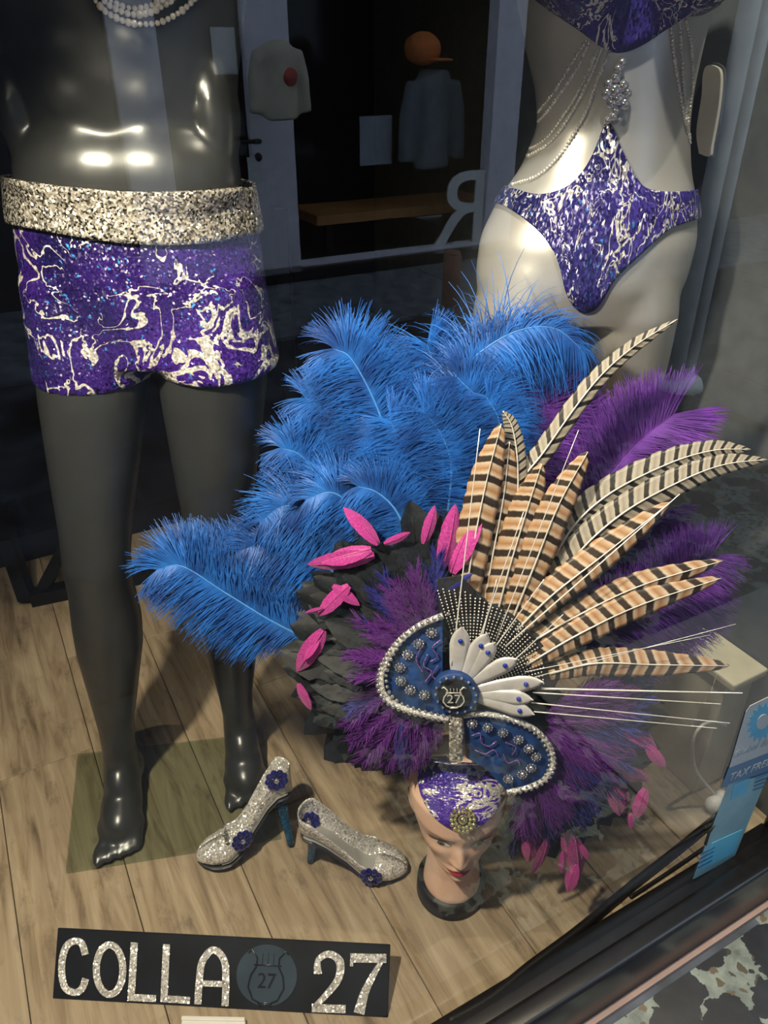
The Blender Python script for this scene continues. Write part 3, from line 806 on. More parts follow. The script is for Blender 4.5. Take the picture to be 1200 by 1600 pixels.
head_me = remesh(m.mesh(), 0.0021, 4, 0.4)
HEAD = bvh_of(head_me)
k = NT('matte_skin_plastic'); nz = k.noise(k.coord(), 20, 3)
k.setp(color=k.ramp(nz, [(0.3, (0.72, 0.47, 0.36)), (0.7, (0.80, 0.55, 0.43))]), rough=0.42, sub=0.08, spec=0.4)
k.b.inputs['Subsurface Radius'].default_value = (0.01, 0.004, 0.002)
obj('head_body', head_me, k.m, hroot)
m = MB(); m.loft([(HX, HD - 0.002, 0.0005, 0.062, 0.064), (HX, HD - 0.002, 0.030, 0.061, 0.063), (HX, HD - 0.002, 0.035, 0.056, 0.058)], 48)
o = obj('neck_ring', m.mesh(), M_BLACKM, hroot); o['label'] = 'black round base ring'
def face_patch(name, top, bot, mat, off=0.0006, n=24, nr=4, parent=None):
    """top / bot: (x,z) curves on the face, laid onto the surface"""
    T = catmull([Vector((x, z, 0)) for x, z in top], n); B = catmull([Vector((x, z, 0)) for x, z in bot], n)
    rows = []
    for j in range(nr + 1):
        r_ = []
        for a, b in zip(T, B):
            p = a.lerp(b, j / nr)
            h, nn, ii, dd = HEAD.ray_cast(Vector((HX + p.x, HD - 0.3, HZ + p.y)), Vector((0, 1, 0)))
            if h is None: h = Vector((HX + p.x, HD - 0.08, HZ + p.y))
            r_.append(h + Vector((0, -off, off * 0.5)))
        rows.append(r_)
    g = MB(); g.grid(rows)
    return obj(name, fix_normals(g.mesh()), mat, parent or hroot)
M_EYEW = plain('painted_eye_white', (0.72, 0.70, 0.66), 0.25); M_IRIS = plain('grey_green_iris', (0.13, 0.14, 0.10), 0.2)
M_BROW = plain('brown_brow_paint', (0.16, 0.075, 0.05), 0.6); M_LASH = plain('dark_lash_paint', (0.035, 0.018, 0.016), 0.5)
M_LIP = plain('red_lip_paint', (0.36, 0.03, 0.045), 0.35); M_SHADE = plain('taupe_eyeshadow', (0.38, 0.20, 0.15), 0.5)
for s in (-1, 1):
    q = lambda pts: [(s * (0.031 + (x - 0.031) * 1.12), 0.0985 + (z - 0.1035) * 1.02 - (0.002 if z > 0.1155 else 0)) for x, z in pts]
    face_patch('eyeshadow', q([(.017, .106), (.026, .1135), (.038, .1145), (.049, .111)]), q([(.017, .1045), (.026, .1085), (.037, .1085), (.047, .1055)]), M_SHADE, .0005)
    e = face_patch('eye', q([(.0175, .1025), (.024, .1075), (.033, .1085), (.0445, .105)]), q([(.0175, .1020), (.024, .0988), (.033, .0985), (.0445, .1042)]), M_EYEW, .0008)
    face_patch('iris', q([(.0258, .1035), (.0275, .1072), (.0315, .1080), (.0350, .1072), (.0367, .1035)]), q([(.0258, .1030), (.0275, .0998), (.0312, .0990), (.0350, .0998), (.0367, .1030)]), M_IRIS, .0012, parent=e)
    face_patch('pupil', q([(.0293, .1035), (.0312, .1055), (.0332, .1035)]), q([(.0293, .1032), (.0312, .1012), (.0332, .1032)]), M_LASH, .0015, 10, 2, parent=e)
    face_patch('eyelash', q([(.0165, .1035), (.024, .1087), (.033, .1099), (.045, .1068), (.0505, .1085)]), q([(.0165, .1022), (.024, .1073), (.033, .1083), (.045, .1048), (.0505, .1082)]), M_LASH, .0013, 24, 2)
    face_patch('eyebrow', q([(.013, .1185), (.026, .1245), (.040, .1290), (.054, .1260)]), q([(.013, .1163), (.026, .1225), (.040, .1275), (.054, .1256)]), M_BROW, .0006, 24, 2)
face_patch('lip', [(-.0205, .0362), (-.011, .0398), (-.004, .0418), (0, .0408), (.004, .0418), (.011, .0398), (.0205, .0362)], [(-.0205, .0360), (-.01, .0362), (0, .0358), (.01, .0362), (.0205, .0360)], M_LIP, .0007, 30)
face_patch('lip', [(-.0205, .0360), (-.01, .0360), (0, .0355), (.01, .0360), (.0205, .0360)], [(-.0205, .0358), (-.011, .0312), (0, .0292), (.011, .0312), (.0205, .0358)], M_LIP, .0007, 30)

# ------------------------------------------------------------------ feather headdress
fan_p = Vector((HX, 0.805, 0.5)); TILT = 0.20
fan_n = Vector((0, -1, TILT)).normalized()
def fan(x, y, off=0.0):
    """point of the fan plane seen at this pixel; off pushes the plane away from the viewer"""
    return at_plane(x, y, fan_p + Vector((0, off, 0)), fan_n)
dr = thing('feather_headdress', 'carnival headdress of blue plumes and barred pheasant feathers on the display head', 'headdress', (HX, HD, 0.30))
def plume(path, w0, n, mat, qmat, tipw=0.6, droop=0.35, ribbon=0.0010, seed=0, fwd=0.7, fluff=0.5, name='ostrich_plume'):
    """a plume: shaft and hundreds of curling barbs"""
    rr = random.Random(seed); pts = catmull(path, 48); m = MB()
    view = Vector((0, -0.86, 0.5))
    for side in (-1, 1):
        for i in range(n):
            s = (i + rr.random()) / n; k_ = min(int(s * 48), 47); t = s * 48 - k_
            p = pts[k_].lerp(pts[k_ + 1], t); tg = (pts[k_ + 1] - pts[k_]).normalized()
            sd = tg.cross(view).normalized() * side; nn = sd.cross(tg).normalized()
            if nn.dot(view) < 0: nn = -nn
            L = w0 * (smoothstep(-0.12, 0.22, s) * (1 - (1 - tipw) * smoothstep(0.55, 1.0, s))) * rr.uniform(0.72, 1.15)
            d = (sd + tg * (fwd + 0.9 * smoothstep(0.85, 1, s)) * rr.uniform(0.7, 1.3) + nn * rr.uniform(-1, 1) * fluff).normalized()
            q = p.copy(); w = ribbon * rr.uniform(0.7, 1.3); curl = droop * rr.uniform(0.5, 1.6); vs = []
            wn = (d.cross(nn)).normalized()
            ns = 6
            for j in range(ns + 1):
                ww = w * (1 - 0.75 * j / ns)
                vs += [q + wn * ww, q - wn * ww]
                d = (d + Vector((0, 0, -1)) * curl * 0.30 + nn * rr.uniform(-0.10, 0.10) + tg * rr.uniform(-0.06, 0.10)).normalized()
                q = q + d * (L / ns)
            m.add(vs, [(2*j, 2*j+1, 2*j+3, 2*j+2) for j in range(ns)])
    o = obj(name, m.mesh(), mat, dr)
    qm = MB(); qm.tube(pts, [0.0022 * (1 - 0.8 * i / 48) for i in range(49)], 6); obj('quill', qm.mesh(), qmat, o)
    return o
BL = [  # pixel path, depth offset, barb length, barbs, droop
    ([(672, 760), (680, 670), (715, 585), (790, 525), (862, 512), (912, 548)], 0.16, 0.105, 640, 1.35),
    ([(640, 790), (612, 700), (582, 620), (548, 560), (522, 545)], 0.14, 0.085, 460, 0.40),
    ([(600, 800), (560, 720), (520, 650), (478, 622)], 0.17, 0.075, 420, 0.45),
    ([(560, 820), (510, 760), (470, 712), (440, 700)], 0.15, 0.07, 360, 0.45),
    ([(690, 780), (688, 690), (690, 610), (668, 540)], 0.20, 0.10, 460, 0.45),
    ([(730, 770), (742, 690), (748, 630), (715, 590)], 0.13, 0.085, 420, 0.55),
    ([(700, 800), (705, 730), (690, 680), (660, 640)], 0.11, 0.085, 420, 0.50),
    ([(650, 820), (645, 760), (632, 700), (610, 660)], 0.11, 0.08, 380, 0.45),
    ([(760, 790), (775, 720), (780, 660), (760, 620)], 0.12, 0.06, 340, 0.5),
    ([(575, 850), (510, 815), (450, 790), (408, 815)], 0.12, 0.075, 380, 0.5),
    ([(600, 850), (560, 800), (520, 770), (480, 780)], 0.10, 0.07, 340, 0.5),
    ([(540, 905), (480, 870), (420, 850), (372, 862)], 0.12, 0.07, 380, 0.45),
    ([(478, 998), (420, 968), (350, 925), (285, 885), (246, 890)], 0.10, 0.082, 520, 0.30),
    ([(500, 940), (430, 905), (350, 872), (280, 858)], 0.14, 0.07, 420, 0.35),
    ([(640, 850), (620, 800), (590, 770), (560, 760)], 0.08, 0.06, 300, 0.5)]
for i, (pp, off, w, n, dp) in enumerate(BL):
    plume([fan(x, y, off) for x, y in pp], w * 1.05, int(n * 2.0), M_BLUE, M_BQUILL, droop=dp * 1.2, seed=i)
PU = [([(800, 780), (830, 700), (850, 640), (838, 605)], 0.17, 0.07, 380, 0.35),
      ([(850, 820), (880, 720), (900, 660), (890, 625)], 0.19, 0.06, 340, 0.35),
      ([(870, 850), (940, 760), (1000, 690), (1052, 648)], 0.15, 0.085, 560, 0.12),
      ([(880, 930), (950, 870), (1000, 830), (1030, 800)], 0.20, 0.07, 380, 0.2),
      ([(900, 1010), (980, 960), (1060, 905), (1112, 868)], 0.13, 0.07, 460, 0.3),
      ([(910, 1040), (990, 1010), (1060, 970), (1105, 935)], 0.15, 0.065, 400, 0.3)]
for i, (pp, off, w, n, dp) in enumerate(PU):
    plume([fan(x, y, off) for x, y in pp], w * 1.1, int(n * 2.0), M_PURP, M_PURP, droop=dp, seed=50 + i, tipw=0.75)
# barred tail feathers
def tail(path, hw, mat, name, prof, uoff=0.0, cup=0.25):
    pts = catmull(path, 40); rows = []; uvs = []
    view = Vector((0, -0.9, 0.45))
    for i, p in enumerate(pts):
        s = i / 40; tg = (pts[min(i+1, 40)] - pts[max(i-1, 0)]).normalized()
        sd = tg.cross(view).normalized(); nn = tg.cross(sd).normalized()
        if nn.dot(view) < 0: nn = -nn
        w = hw * lerp_tab(prof, s); r_ = []; u_ = []
        for j in range(-4, 5):
            f = j / 4; wob = 1 + (0.05 * math.sin(i * 2.1 + j) if abs(j) == 4 else 0)
            r_.append(p + sd * w * f * wob - nn * abs(f) * w * cup); u_.append((0.5 + f / 2, s + uoff))
        rows.append(r_); uvs.append(u_)
    g = MB(); g.grid(rows, uvs)
    o = obj(name, applied(g.mesh(), [('SOLIDIFY', dict(thickness=0.0006))]), mat, dr)
    q = MB(); q.tube([p + Vector((0, -0.0016, 0.0008)) for p in pts], [0.0017 * (1 - 0.75 * i / 40) for i in range(41)], 6); obj('quill', q.mesh(), M_QUILL, o)
    return o
PB = [(0, 0.55), (0.15, 0.8), (0.45, 1.0), (0.7, 0.9), (0.9, 0.5), (0.97, 0.28), (1, 0.04)]
PG = [(0, 0.9), (0.3, 1.0), (0.6, 0.85), (0.85, 0.55), (0.97, 0.2), (1, 0.03)]
for i, (pp, off, hw) in enumerate([
        ([(719, 1000), (735, 880), (758, 760), (783, 662)], 0.030, 0.0250),
        ([(752, 1000), (766, 890), (786, 780), (796, 690)], 0.042, 0.0235),
        ([(770, 985), (792, 900), (822, 800), (846, 725)], 0.030, 0.0250),
        ([(797, 975), (834, 885), (872, 790), (918, 706)], 0.022, 0.0245),
        ([(806, 985), (862, 930), (945, 865), (1046, 785)], 0.016, 0.0235),
        ([(826, 1005), (905, 960), (1000, 915), (1128, 876)], 0.022, 0.0205),
        ([(822, 1038), (905, 990), (1000, 945), (1126, 903)], 0.010, 0.0215),
        ([(858, 1052), (930, 1036), (1020, 1038), (1140, 1040)], 0.012, 0.0215)]):
    tail([fan(x, y, off) for x, y in pp], hw, M_PHEA, 'pheasant_feather', PB, R.random())
for i, (pp, off, hw) in enumerate([
        ([(790, 860), (812, 760), (850, 705), (925, 602), (988, 543), (1058, 499)], 0.055, 0.0150),
        ([(800, 900), (808, 800), (808, 720), (800, 668), (786, 642)], 0.048, 0.0150),
        ([(835, 950), (882, 842), (945, 776), (1040, 726), (1112, 704), (1172, 702)], 0.045, 0.0225),
        ([(850, 940), (905, 862), (975, 800), (1062, 752), (1130, 726), (1198, 718)], 0.034, 0.0225)]):
    tail([fan(x, y, off) for x, y in pp], hw, M_REEV, 'long_grey_feather', PG, 0.0)
# small feathers: one mesh of each kind, many copies
def vane_mesh(name, mat, wid=0.16, bend=0.18, split=0.0, seed=0):
    rr = random.Random(seed); rows = []
    for i in range(15):
        s = i / 14; w = wid * (math.sin(PI * min(1, s * 0.93 + 0.07)) ** 0.7) if s < 1 else 0.005
        rows.append([(w * f * (1 + rr.uniform(-split, split)), s, -bend * s * s - 0.3 * w * abs(f)) for f in (-1, -0.5, 0, 0.5, 1)])
    g = MB(); g.grid(rows); g.tube([(0, r_ / 8, -bend * (r_ / 8) ** 2 + 0.006) for r_ in range(8)], [0.012 * (1 - r_ / 10) for r_ in range(8)], 5)
    me = g.mesh(name); me.materials.append(mat)
    for p in me.polygons: p.use_smooth = True
    return me
def fluff_mesh(name, mat, n=70, L=0.28, seed=0):
    rr = random.Random(seed); m = MB()
    m.tube([(0, i / 6, -0.15 * (i / 6) ** 2) for i in range(7)], [0.008 * (1 - i / 8) for i in range(7)], 4)
    for side in (-1, 1):
        for i in range(n):
            s = rr.random(); p = Vector((0, s, -0.15 * s * s)); d = Vector((side * rr.uniform(0.4, 1), rr.uniform(0.5, 1.2), rr.uniform(-0.5, 0.5))).normalized()
            l = L * rr.uniform(0.5, 1.1) * (0.55 + 0.45 * math.sin(PI * s)); w = 0.011 * rr.uniform(0.6, 1.2); vs = []
            wn = d.cross(Vector((0, 0, 1))).normalized()
            for j in range(5):
                ww = w * (1 - 0.2 * j); vs += [p + wn * ww, p - wn * ww]
                d = (d + Vector((rr.uniform(-.15, .15), 0.22, rr.uniform(-.25, .1)))).normalized(); p = p + d * l / 4
            m.add(vs, [(2*j, 2*j+1, 2*j+3, 2*j+2) for j in range(4)])
    me = m.mesh(name); me.materials.append(mat); return me
def place(name, me, a, b, roll=0.0):
    y = (b - a); L = y.length; y.normalize()
    z = Vector((0, -0.87, 0.5)); x = y.cross(z).normalized(); z = x.cross(y)
    M = Matrix((x, y, z)).transposed().to_4x4()
    return inst(name, me, Matrix.Translation(a) @ M @ Matrix.Rotation(roll, 4, 'Y') @ Matrix.Scale(L, 4), dr)
ME_MARA = [fluff_mesh('purple_hackle', M_MARA, 80, 0.34, i) for i in range(3)]
ME_ROY = [fluff_mesh('royal_hackle', M_ROYAL, 80, 0.34, 10 + i) for i in range(2)]
ME_ROYV = vane_mesh('royal_vane', M_ROYAL, 0.13, 0.2, 0.1)
ME_COQ = [vane_mesh('coque_vane', M_COQUE, 0.26, 0.15, 0.12, i) for i in range(2)]
ME_PINK = [vane_mesh('pink_vane', M_PINK, 0.17, 0.25, 0.05, i) for i in range(2)]
PINKS = [((592, 850), (548, 792)), ((662, 850), (684, 798)), ((690, 890), (722, 800)), ((705, 895), (738, 790)), ((585, 868), (482, 898)), ((580, 858), (500, 876)), ((600, 850), (640, 838)),
         ((520, 915), (562, 948)), ((545, 915), (492, 965)), ((505, 950), (478, 962)), ((505, 985), (462, 1060)), ((498, 1000), (470, 1030)), ((466, 1068), (480, 1116)),
         ((925, 1072), (1008, 1092)), ((925, 1075), (990, 1110)), ((950, 1080), (982, 1142)), ((960, 1120), (1042, 1168)), ((975, 1125), (1012, 1192)), ((1010, 1165), (1046, 1206)),
         ((945, 1190), (1022, 1234)), ((948, 1200), (1006, 1230)), ((950, 1200), (978, 1292)), ((958, 1220), (972, 1288)), ((1008, 1232), (992, 1288)), ((985, 1270), (990, 1300)),
         ((832, 1290), (828, 1362)), ((856, 1310), (846, 1380)), ((884, 1300), (902, 1374)), ((898, 1310), (916, 1392)), ((900, 1350), (882, 1402)), ((908, 1320), (920, 1348)), ((880, 1330), (884, 1372))]
for i, (a, b) in enumerate(PINKS):
    place('pink_feather', ME_PINK[i % 2], fan(*a, 0.030), fan(*b, 0.022), R.uniform(-0.6, 0.6))
def ring_feathers(name, meshes, cx, cy, a0, a1, r0, r1, n, off, ry=1.0, jit=0.12):
    for i in range(n):
        t = math.radians(a0 + (a1 - a0) * (i + R.uniform(-0.35, 0.35) + 0.5) / n)
        q0 = r0 * R.uniform(0.85, 1.1); q1 = r1 * R.uniform(0.85, 1.12); w = R.uniform(-jit, jit)
        a = (cx + q0 * math.cos(t), cy - q0 * math.sin(t) * ry); b = (cx + q1 * math.cos(t + w), cy - q1 * math.sin(t + w) * ry)
        place(name, meshes[i % len(meshes)], fan(*a, off), fan(*b, off + R.uniform(-0.02, 0.02)), R.uniform(-0.7, 0.7))
# black layer under everything on the left and lower right, then purple and blue hackles over it
ring_feathers('black_feather', ME_COQ, 690, 1040, 92, 222, 100, 228, 46, 0.050)
ring_feathers('black_feather', ME_COQ, 690, 1040, 95, 228, 70, 190, 40, 0.042)
ring_feathers('black_feather', ME_COQ, 690, 1060, 205, 240, 90, 215, 8, 0.04)
ring_feathers('black_feather', ME_COQ, 812, 1130, -80, -5, 95, 218, 36, 0.036)
ring_feathers('royal_feather', ME_ROY, 690, 1040, 90, 250, 55, 160, 22, 0.030)
ring_feathers('purple_feather', ME_MARA, 690, 1045, 100, 262, 45, 135, 46, 0.020)
for (a, b, i) in [((640, 1110), (560, 1200), 0), ((660, 1115), (600, 1205), 1), ((675, 1118), (630, 1215), 2), ((682, 1120), (640, 1208), 0), ((694, 1122), (662, 1190), 1), ((625, 1100), (545, 1170), 2), ((610, 1085), (535, 1140), 0)]:
    place('purple_feather', ME_MARA[i], fan(*a, 0.012), fan(*b, 0.012))
place('royal_feather', ME_ROYV, fan(628, 1130, 0.01), fan(634, 1225, 0.005)); place('royal_feather', ME_ROYV, fan(700, 920, 0.014), fan(738, 898, 0.01))
ring_feathers('royal_feather', ME_ROY, 812, 1120, -82, 14, 60, 195, 40, 0.030)
ring_feathers('royal_feather', [ME_ROYV], 815, 1140, -82, -5, 80, 180, 16, 0.020)
ring_feathers('purple_feather', ME_MARA, 815, 1130, -80, 25, 45, 155, 52, 0.022)
ring_feathers('purple_feather', ME_MARA, 822, 1195, -95, -35, 30, 115, 18, 0.012)
for a, b in (((838, 1190), (842, 1300)), ((860, 1200), (880, 1300)), ((880, 1200), (905, 1290)), ((820, 1220), (815, 1300))):
    place('royal_feather', ME_ROYV, fan(*a, 0.016), fan(*b, 0.012))
# black beaded net behind the petals
net = MB(); nb = MB()
cpx = (735, 1085)
wedge = [(690, 1060), (684, 905), (720, 900), (760, 940), (800, 960), (850, 1010), (880, 1050), (860, 1085), (760, 1095)]
net_me = prism([fan(x, y, 0.014) for x, y in wedge], (0, 0.002, 0)); o = obj('beaded_net', net_me, plain('black_net', (0.010, 0.010, 0.013), 0.7), dr, False)
for ang in range(0, 104, 3):
    t = math.radians(6 + ang); rmax = lerp_tab([(0, 118), (40, 130), (70, 140), (104, 172)], ang)
    for q in range(30, int(rmax), 5):
        nb.ball(fan(735 + q * math.cos(t), 1080 - q * math.sin(t), 0.0105), 0.0014, 5, 3)
o2 = obj('net_beads', nb.mesh(), M_CHROME, o); o2['kind'] = 'stuff'
# silver petals with a blue stone each
for (a, b, w) in [((713, 1062), (721, 976), 13), ((722, 1062), (761, 986), 12), ((730, 1064), (773, 1000), 11), ((736, 1068), (807, 1026), 12), ((744, 1078), (848, 1062), 12), ((746, 1086), (832, 1090), 11), ((746, 1092), (834, 1113), 11)]:
    A, B = fan(*a, -0.004), fan(*b, -0.010); ax_ = (B - A); L = ax_.length; ax_.normalize(); sd = ax_.cross(fan_n).normalized(); ww = w * 1.35 / F
    rows = []
    for i in range(13):
        s = i / 12; wd = ww * lerp_tab([(0, .45), (.3, .8), (.7, 1.0), (.88, .7), (1, .02)], s)
        rows.append([A + ax_ * L * s + sd * wd * f + fan_n * (0.0012 * (1 - abs(f)) + 0.006 * s * s) for f in (-1, -.5, 0, .5, 1)])
    g = MB(); g.grid(rows); o = obj('silver_petal', applied(g.mesh(), [('SOLIDIFY', dict(thickness=0.0015))]), M_SLEAF, dr)
    g = MB(); g.ball(A + ax_ * L * 0.74 + fan_n * 0.005, 0.0036, 10, 7); obj('blue_stone', g.mesh(), plain('blue_stone', (0.01, 0.03, 0.30), 0.15), o)
for (a, b, r_) in [((706, 1040), (750, 670), .0011), ((738, 1030), (818, 800), .0011), ((775, 1000), (904, 672), .0008), ((790, 1010), (1062, 772), .0013), ((800, 1035), (880, 960), .001),
                   ((820, 1050), (1110, 992), .0006), ((835, 1058), (1150, 975), .0006), ((846, 1076), (1160, 1083), .0016), ((832, 1082), (1126, 1100), .0010), ((830, 1098), (1140, 1130), .0009), ((834, 1112), (1120, 1138), .0009), ((742, 1040), (776, 905), .0009), ((760, 1030), (850, 905), .0010)]:
    A, B = fan(*a, -0.006), fan(*b, -0.02); g = MB(); g.tube([A.lerp(B, i / 8) for i in range(9)], [r_ * (1 - 0.06 * i) for i in range(9)], 6)
    obj('stripped_quill', g.mesh(), plain('white_stripped_quill', (0.80, 0.80, 0.78), 0.25, 0.2), dr)
# velvet wings
def wing(poly, off, bulge):
    me = prism([fan(x, y, off) for x, y in poly], Vector((0, 0.010, 0)))
    o = obj('velvet_wing', bevel(me, 0.002, 2), M_VELV, dr); return o
def smooth_poly(pts, n=60):
    return [(p.x, p.y) for p in catmull([Vector((x, y, 0)) for x, y in pts], n)]
LW = smooth_poly([(692, 962), (655, 978), (622, 1004), (600, 1040), (596, 1072), (610, 1096), (640, 1110), (672, 1118), (700, 1124)]) + [(720, 1110), (716, 1070), (692, 1055)]
w = wing(LW, -0.002, 0)
edge = [fan(x, y, -0.008) for x, y in LW[:61]]
o = obj('silver_cord', (lambda g: (g.tube(edge, 0.0046, 8), g.mesh())[1])(MB()), M_GLSIL, w)
obj('bead_trim', beads([fan(x - 5, y + 2, -0.010) for x, y in LW[:61]], 0.0036, 0.0086, 0.1, 8, 6).mesh(), M_CRYST, w)
obj('bead_trim', beads([fan(x + 8, y - 3, -0.010) for x, y in LW[:61]], 0.0028, 0.0090, 0.1, 8, 6).mesh(), M_CRYST, w)
def rosette(x, y, off, parent, s=1.0):
    c = fan(x, y, off); g = MB(); g.ball(c, 0.0042 * s, 10, 7)
    e1 = Vector((1, 0, 0)); e2 = fan_n.cross(e1)
    for k_ in range(10):
        g.ball(c + (e1 * math.cos(k_ * PI / 5) + e2 * math.sin(k_ * PI / 5)) * 0.0066 * s, 0.0018 * s, 6, 4)
    obj('rhinestone', g.mesh(), M_CRYST, parent)
for x, y in ((674, 989), (654, 1006), (637, 1023), (625, 1043), (626, 1064), (641, 1078), (663, 1086)): rosette(x, y, -0.008, w)
def swirl(pxs, mat, parent, off, r_=0.0010):
    g = MB(); g.tube([fan(p.x, p.y, off) for p in catmull([Vector((x, y, 0)) for x, y in pxs], 30)], r_, 5); obj('swirl_trim', g.mesh(), mat, parent)
M_VIOT = glitter('violet_thread', (0.35, 0.18, 0.60), 900, 1.0)
for q in ([(688, 1000), (676, 1012), (684, 1026), (672, 1034)], [(668, 1022), (662, 1040), (674, 1050), (664, 1066)], [(660, 1010), (650, 1030), (660, 1050)], [(684, 1040), (676, 1056), (688, 1066)]):
    swirl(q, M_VIOT, w, -0.0075)
RW = smooth_poly([(724, 1118), (760, 1116), (800, 1124), (836, 1140), (858, 1164), (864, 1192), (852, 1216), (826, 1230), (792, 1238)]) + [(778, 1222), (756, 1200), (728, 1185)]
w2_ = wing(RW, 0.006, 0)
obj('silver_cord', (lambda g: (g.tube([fan(x, y, -0.001) for x, y in RW[:61]], 0.0040, 8), g.mesh())[1])(MB()), M_GLSIL, w2_)
obj('bead_trim', beads([fan(x + 3, y + 3, -0.003) for x, y in RW[20:61]], 0.0034, 0.0086, 0.1, 8, 6).mesh(), M_CRYST, w2_)
obj('bead_trim', beads([fan(x - 6, y + 2, -0.003) for x, y in RW[:61]], 0.0024, 0.0090, 0.1, 8, 6).mesh(), M_CRYST, w2_)
for x, y in ((738, 1131), (762, 1137), (786, 1145), (810, 1156), (826, 1170), (838, 1183), (830, 1200), (816, 1210), (794, 1217)): rosette(x, y, -0.002, w2_)
for q in ([(736, 1150), (750, 1146), (752, 1160), (764, 1166), (776, 1158)], [(742, 1172), (758, 1178), (772, 1172), (780, 1184)], [(786, 1178), (794, 1192), (808, 1188), (812, 1196)], [(790, 1160), (806, 1168), (800, 1180)]):
    swirl(q, M_VIOT, w2_, -0.0005)
# medallion with lyre and 27
def ellipse(cx, cy, rx, ry, rot=0.0, n=40):
    c_, s_ = math.cos(rot), math.sin(rot)
    return [(cx + rx * math.cos(t) * c_ - ry * math.sin(t) * s_, cy + rx * math.cos(t) * s_ + ry * math.sin(t) * c_) for t in [2 * PI * i / n for i in range(n)]]
E1 = ellipse(712, 1086, 37, 31, 0.35); E2 = ellipse(710, 1087, 26, 24, 0.3)
md = obj('medallion', bevel(prism([fan(x, y, -0.016) for x, y in E1], (0, 0.012, 0)), 0.002), M_VELV, dr)
obj('medallion_centre', prism([fan(x, y, -0.019) for x, y in E2], (0, 0.004, 0)), M_BLACK, md, False)
g = MB()
for x, y in ellipse(712, 1086, 32, 27, 0.35, 16): g.ball(fan(x, y, -0.018), 0.0022, 6, 5)
obj('stud_ring', g.mesh(), M_CRYST, md)
def lyre(P, mat, parent, s, txt_matrix, r_):
    """P maps emblem units (-1..1) to world"""
    g = MB()
    for sg in (-1, 1):
        g.tube([P(sg * x, y) for x, y in [(0.15, -0.95), (0.55, -0.8), (0.8, -0.4), (0.72, 0.0), (0.5, 0.3), (0.5, 0.6), (0.75, 0.85), (0.9, 0.75)]], r_, 6)
    g.tube([P(-0.62, 0.35), P(0.62, 0.35)], r_ * 0.7, 6)
    g.tube([P(-0.3, -0.95), P(0.3, -0.95)], r_ * 1.4, 6)
    for x in (-0.25, 0, 0.25): g.tube([P(x, 0.35), P(x, 0.75)], r_ * 0.35, 5)
    obj('lyre_emblem', g.mesh(), mat, parent)
    me = text_mesh('27', s, 0.0004); me.transform(txt_matrix); obj('emblem_number', me, mat, parent, False)
c0 = fan(709, 1089, -0.0205); ex = Vector((1, 0, 0)); ey = -(fan(709, 1100, -0.0205) - fan(709, 1078, -0.0205)).normalized()
sc_ = 19 * 1.17 / F
Mx = Matrix((ex, ey, ex.cross(ey))).transposed().to_4x4()
lyre(lambda x, y: c0 + ex * x * sc_ + ey * y * sc_, M_CHROME, md, 0.020, Matrix.Translation(c0 - ey * 0.004) @ Mx, 0.0011)
# glitter column, cap, brooch
colp = [(701, 1122), (723, 1122), (724, 1140), (724, 1192), (702, 1194), (702, 1150)]
obj('glitter_column', bevel(prism([fan(x, y, -0.010) for x, y in colp], (0, 0.012, 0)), 0.004, 3), glitter('silver_column_sequins', (0.85, 0.82, 0.74), 300, 1.2, 0.2, 0.5, 0.3), dr)
cap_rows = []
for i in range(29):                               # left to right over the forehead, laid on the head
    f = -1 + 2 * i / 28
    th = f * 1.62; zb = HZ + lerp_tab([(0, 0.138), (0.35, 0.160), (0.75, 0.186), (1, 0.190)], abs(f)); r_ = []
    for j in range(11):
        zz = zb + (HZ + 0.2125 - zb) * j / 10
        d = Vector((math.sin(th), -math.cos(th), 0)); h, nn, ii, dd = HEAD.ray_cast(Vector((HX, HD, zz)) + d * 0.3, -d)
        r_.append((h if h is not None else Vector((HX, HD, zz)) + d * 0.01) + d * 0.0035)
    top = Vector((HX + 0.075 * f, 0.795 + 0.03 * f * f, HZ + 0.252 - 0.02 * abs(f)))
    r_.append(r_[-1].lerp(top, 0.5) + Vector((0, -0.004, 0))); r_.append(top)
    cap_rows.append(r_)
g = MB(); g.grid(cap_rows)
cap = obj('sequin_cap', applied(fix_normals(g.mesh()), [('SOLIDIFY', dict(thickness=0.003)), ('SUBSURF', dict(levels=1))]), M_CAP, dr)
bc = ray_on(HEAD, 723, 1281, 0.010); bn = (CAM - bc).normalized(); e1 = Vector((1, 0, 0)); e2 = bn.cross(e1).normalized(); e1 = e2.cross(bn)
br = MB(); br.ball(bc, (0.0075, 0.0075, 0.0075), 12, 8)
for rad, n, s in ((0.0115, 12, 0.0034), (0.0175, 16, 0.0036)):
    for i in range(n):
        t = 2 * PI * i / n; br.ball(bc + (e1 * math.cos(t) + e2 * math.sin(t)) * rad - bn * rad * 0.15, s, 7, 5)
o = obj('crystal_brooch', br.mesh(), M_GOLD, dr); o['label'] = 'round gold crystal brooch'

